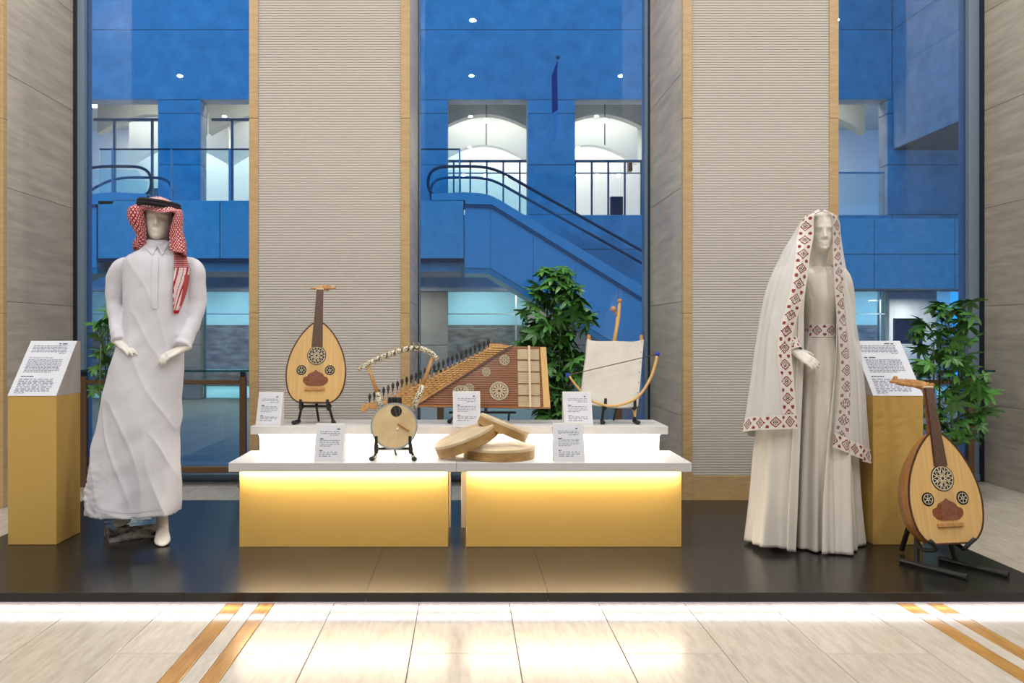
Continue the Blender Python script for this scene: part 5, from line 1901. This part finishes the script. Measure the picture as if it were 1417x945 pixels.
# embroidered cuff
A, B_ = sp[-6], sp[-1]
ax = (B_ - A).normalized()
pn = ax.cross(Vector((0, 0, 1))).normalized()
bn = ax.cross(pn)
rows, vl = [], []
for i in range(121):
    a = 2 * pi * i / 120
    dr_ = pn * math.cos(a) + bn * math.sin(a)
    rows.append([A.lerp(B_ + ax * 0.006, j / 16) + dr_ * (.0475 - .0125 * j / 16) for j in range(17)])
    vl.append(a * .04)
band(MB(), rows, vl, 0.0628).build('embroidered_cuff', 'pattern_cloth', wom, smooth=True, world=True)

# sheer veil
VL = [
    [W(1136, 292, 3.895), W(1134, 290.5, 3.93), W(1133, 289, 3.97), W(1134, 289.5, 4.01), W(1136, 289.5, 4.03), W(1139, 289.5, 4.01), W(1141, 289.5, 3.97), W(1140, 290.5, 3.93), W(1138, 292, 3.895)],
    [W(1127, 298, 3.895), W(1119, 299, 3.92), W(1111, 303, 4.0), W(1118, 304, 4.09), W(1136, 304, 4.12), W(1152, 304, 4.09), W(1160, 304, 4.0), W(1157, 299, 3.93), W(1150, 298, 3.895)],
    [W(1126, 325, 3.895), W(1113, 325, 3.905), W(1098, 325, 3.99), W(1105, 328, 4.11), W(1136, 330, 4.14), W(1155, 328, 4.1), W(1163, 325, 4.0), W(1160, 325, 3.93), W(1152, 325, 3.895)],
    [W(1121, 353, 3.865), W(1106, 352, 3.855), W(1083, 352, 3.96), W(1094, 352, 4.1), W(1133, 352, 4.17), W(1160, 352, 4.12), W(1167, 352, 4.0), W(1161, 352, 3.9), W(1152.5, 355, 3.87)],
    [W(1114, 402, 3.815), W(1095, 398, 3.805), W(1063, 400, 3.95), W(1075, 400, 4.16), W(1132, 400, 4.22), W(1168, 400, 4.16), W(1175, 398, 4.0), W(1168, 398, 3.87), W(1155, 400, 3.83)],
    [W(1096, 471, 3.79), W(1080, 470, 3.785), W(1050, 468, 3.92), W(1064, 470, 4.18), W(1132, 470, 4.26), W(1168, 470, 4.16), W(1187, 470, 3.98), W(1176, 470, 3.85), W(1160, 470, 3.81)],
    [W(1099, 530, 3.775), W(1080, 530, 3.77), W(1042, 530, 3.90), W(1058, 530, 4.2), W(1132, 530, 4.28), W(1168, 530, 4.17), W(1194, 530, 3.97), W(1180, 532, 3.84), W(1162, 535, 3.80)],
    [W(1104, 593, 3.77), W(1080, 594, 3.765), W(1032, 597, 3.89), W(1052, 606, 4.2), W(1130, 612, 4.3), W(1168, 624, 4.17), W(1202, 641, 3.96), W(1180, 630, 3.83), W(1152, 618, 3.79)],
]


def vfold(p, u, v):
    cx0 = (1130 - CX) * FDp / F
    r = Vector((p.x - cx0, p.y - FDp, 0))
    r = r.normalized() if r.length > 1e-4 else Vector((0, 0, 0))
    k = min(1, max(0, v - .15) * 1.4)
    edge = min(1, max(0, min(u, 1 - u) - .055) * 16)
    return p + r * (edge * k * (0.009 * math.sin(u * 2 * pi * 12 + v) + 0.005 * math.sin(u * 2 * pi * 23 + 1)))


vc = Cape(VL, 200, 260, vfold)
veil = vc.mb().build('veil', 'veil_cloth', wom, smooth=True, world=True)
BW, PER = 0.086, 0.083
axis = Vector(((1132 - CX) * FDp / F, FDp, 0))


def lift(p, o=0.0025):
    r = Vector((p.x - axis.x, p.y - axis.y, 0))
    return p + (r.normalized() * o if r.length > 1e-4 else Vector((0, -o, 0)))


for rev in (False, True):
    rows, vl, acc, prev = [], [], 0.0, None
    for r in range(3, vc.nv):
        bw_ = BW * min(1, 0.35 + r / 40)
        e = vc.along_row(r, bw_ * .5, rev)
        if prev is not None:
            acc += (e - prev).length
        prev = e
        rows.append([lift(vc.along_row(r, bw_ * k / 22, rev)) for k in range(23)])
        vl.append(acc)
    band(MB(), rows, vl, PER).build('embroidered_border', 'pattern_cloth' if not rev else 'pattern_sheer', veil, smooth=True, world=True)
rows, vl, acc, prev = [], [], 0.0, None
M_ = 560
for i in range(M_ + 1):
    c = (vc.nu - 1) * i / M_
    e = vc.along_col(c, 0.03)
    if prev is not None:
        acc += (e - prev).length
    prev = e
    rows.append([lift(vc.along_col(c, 0.072 * k / 18), 0.004) for k in range(19)])
    vl.append(acc)
band(MB(), rows, vl, PER * .95).build('embroidered_hem', 'pattern_cloth', veil, smooth=True, world=True)
for o in S.objects:
    if '_base' in o:
        del o['_base']
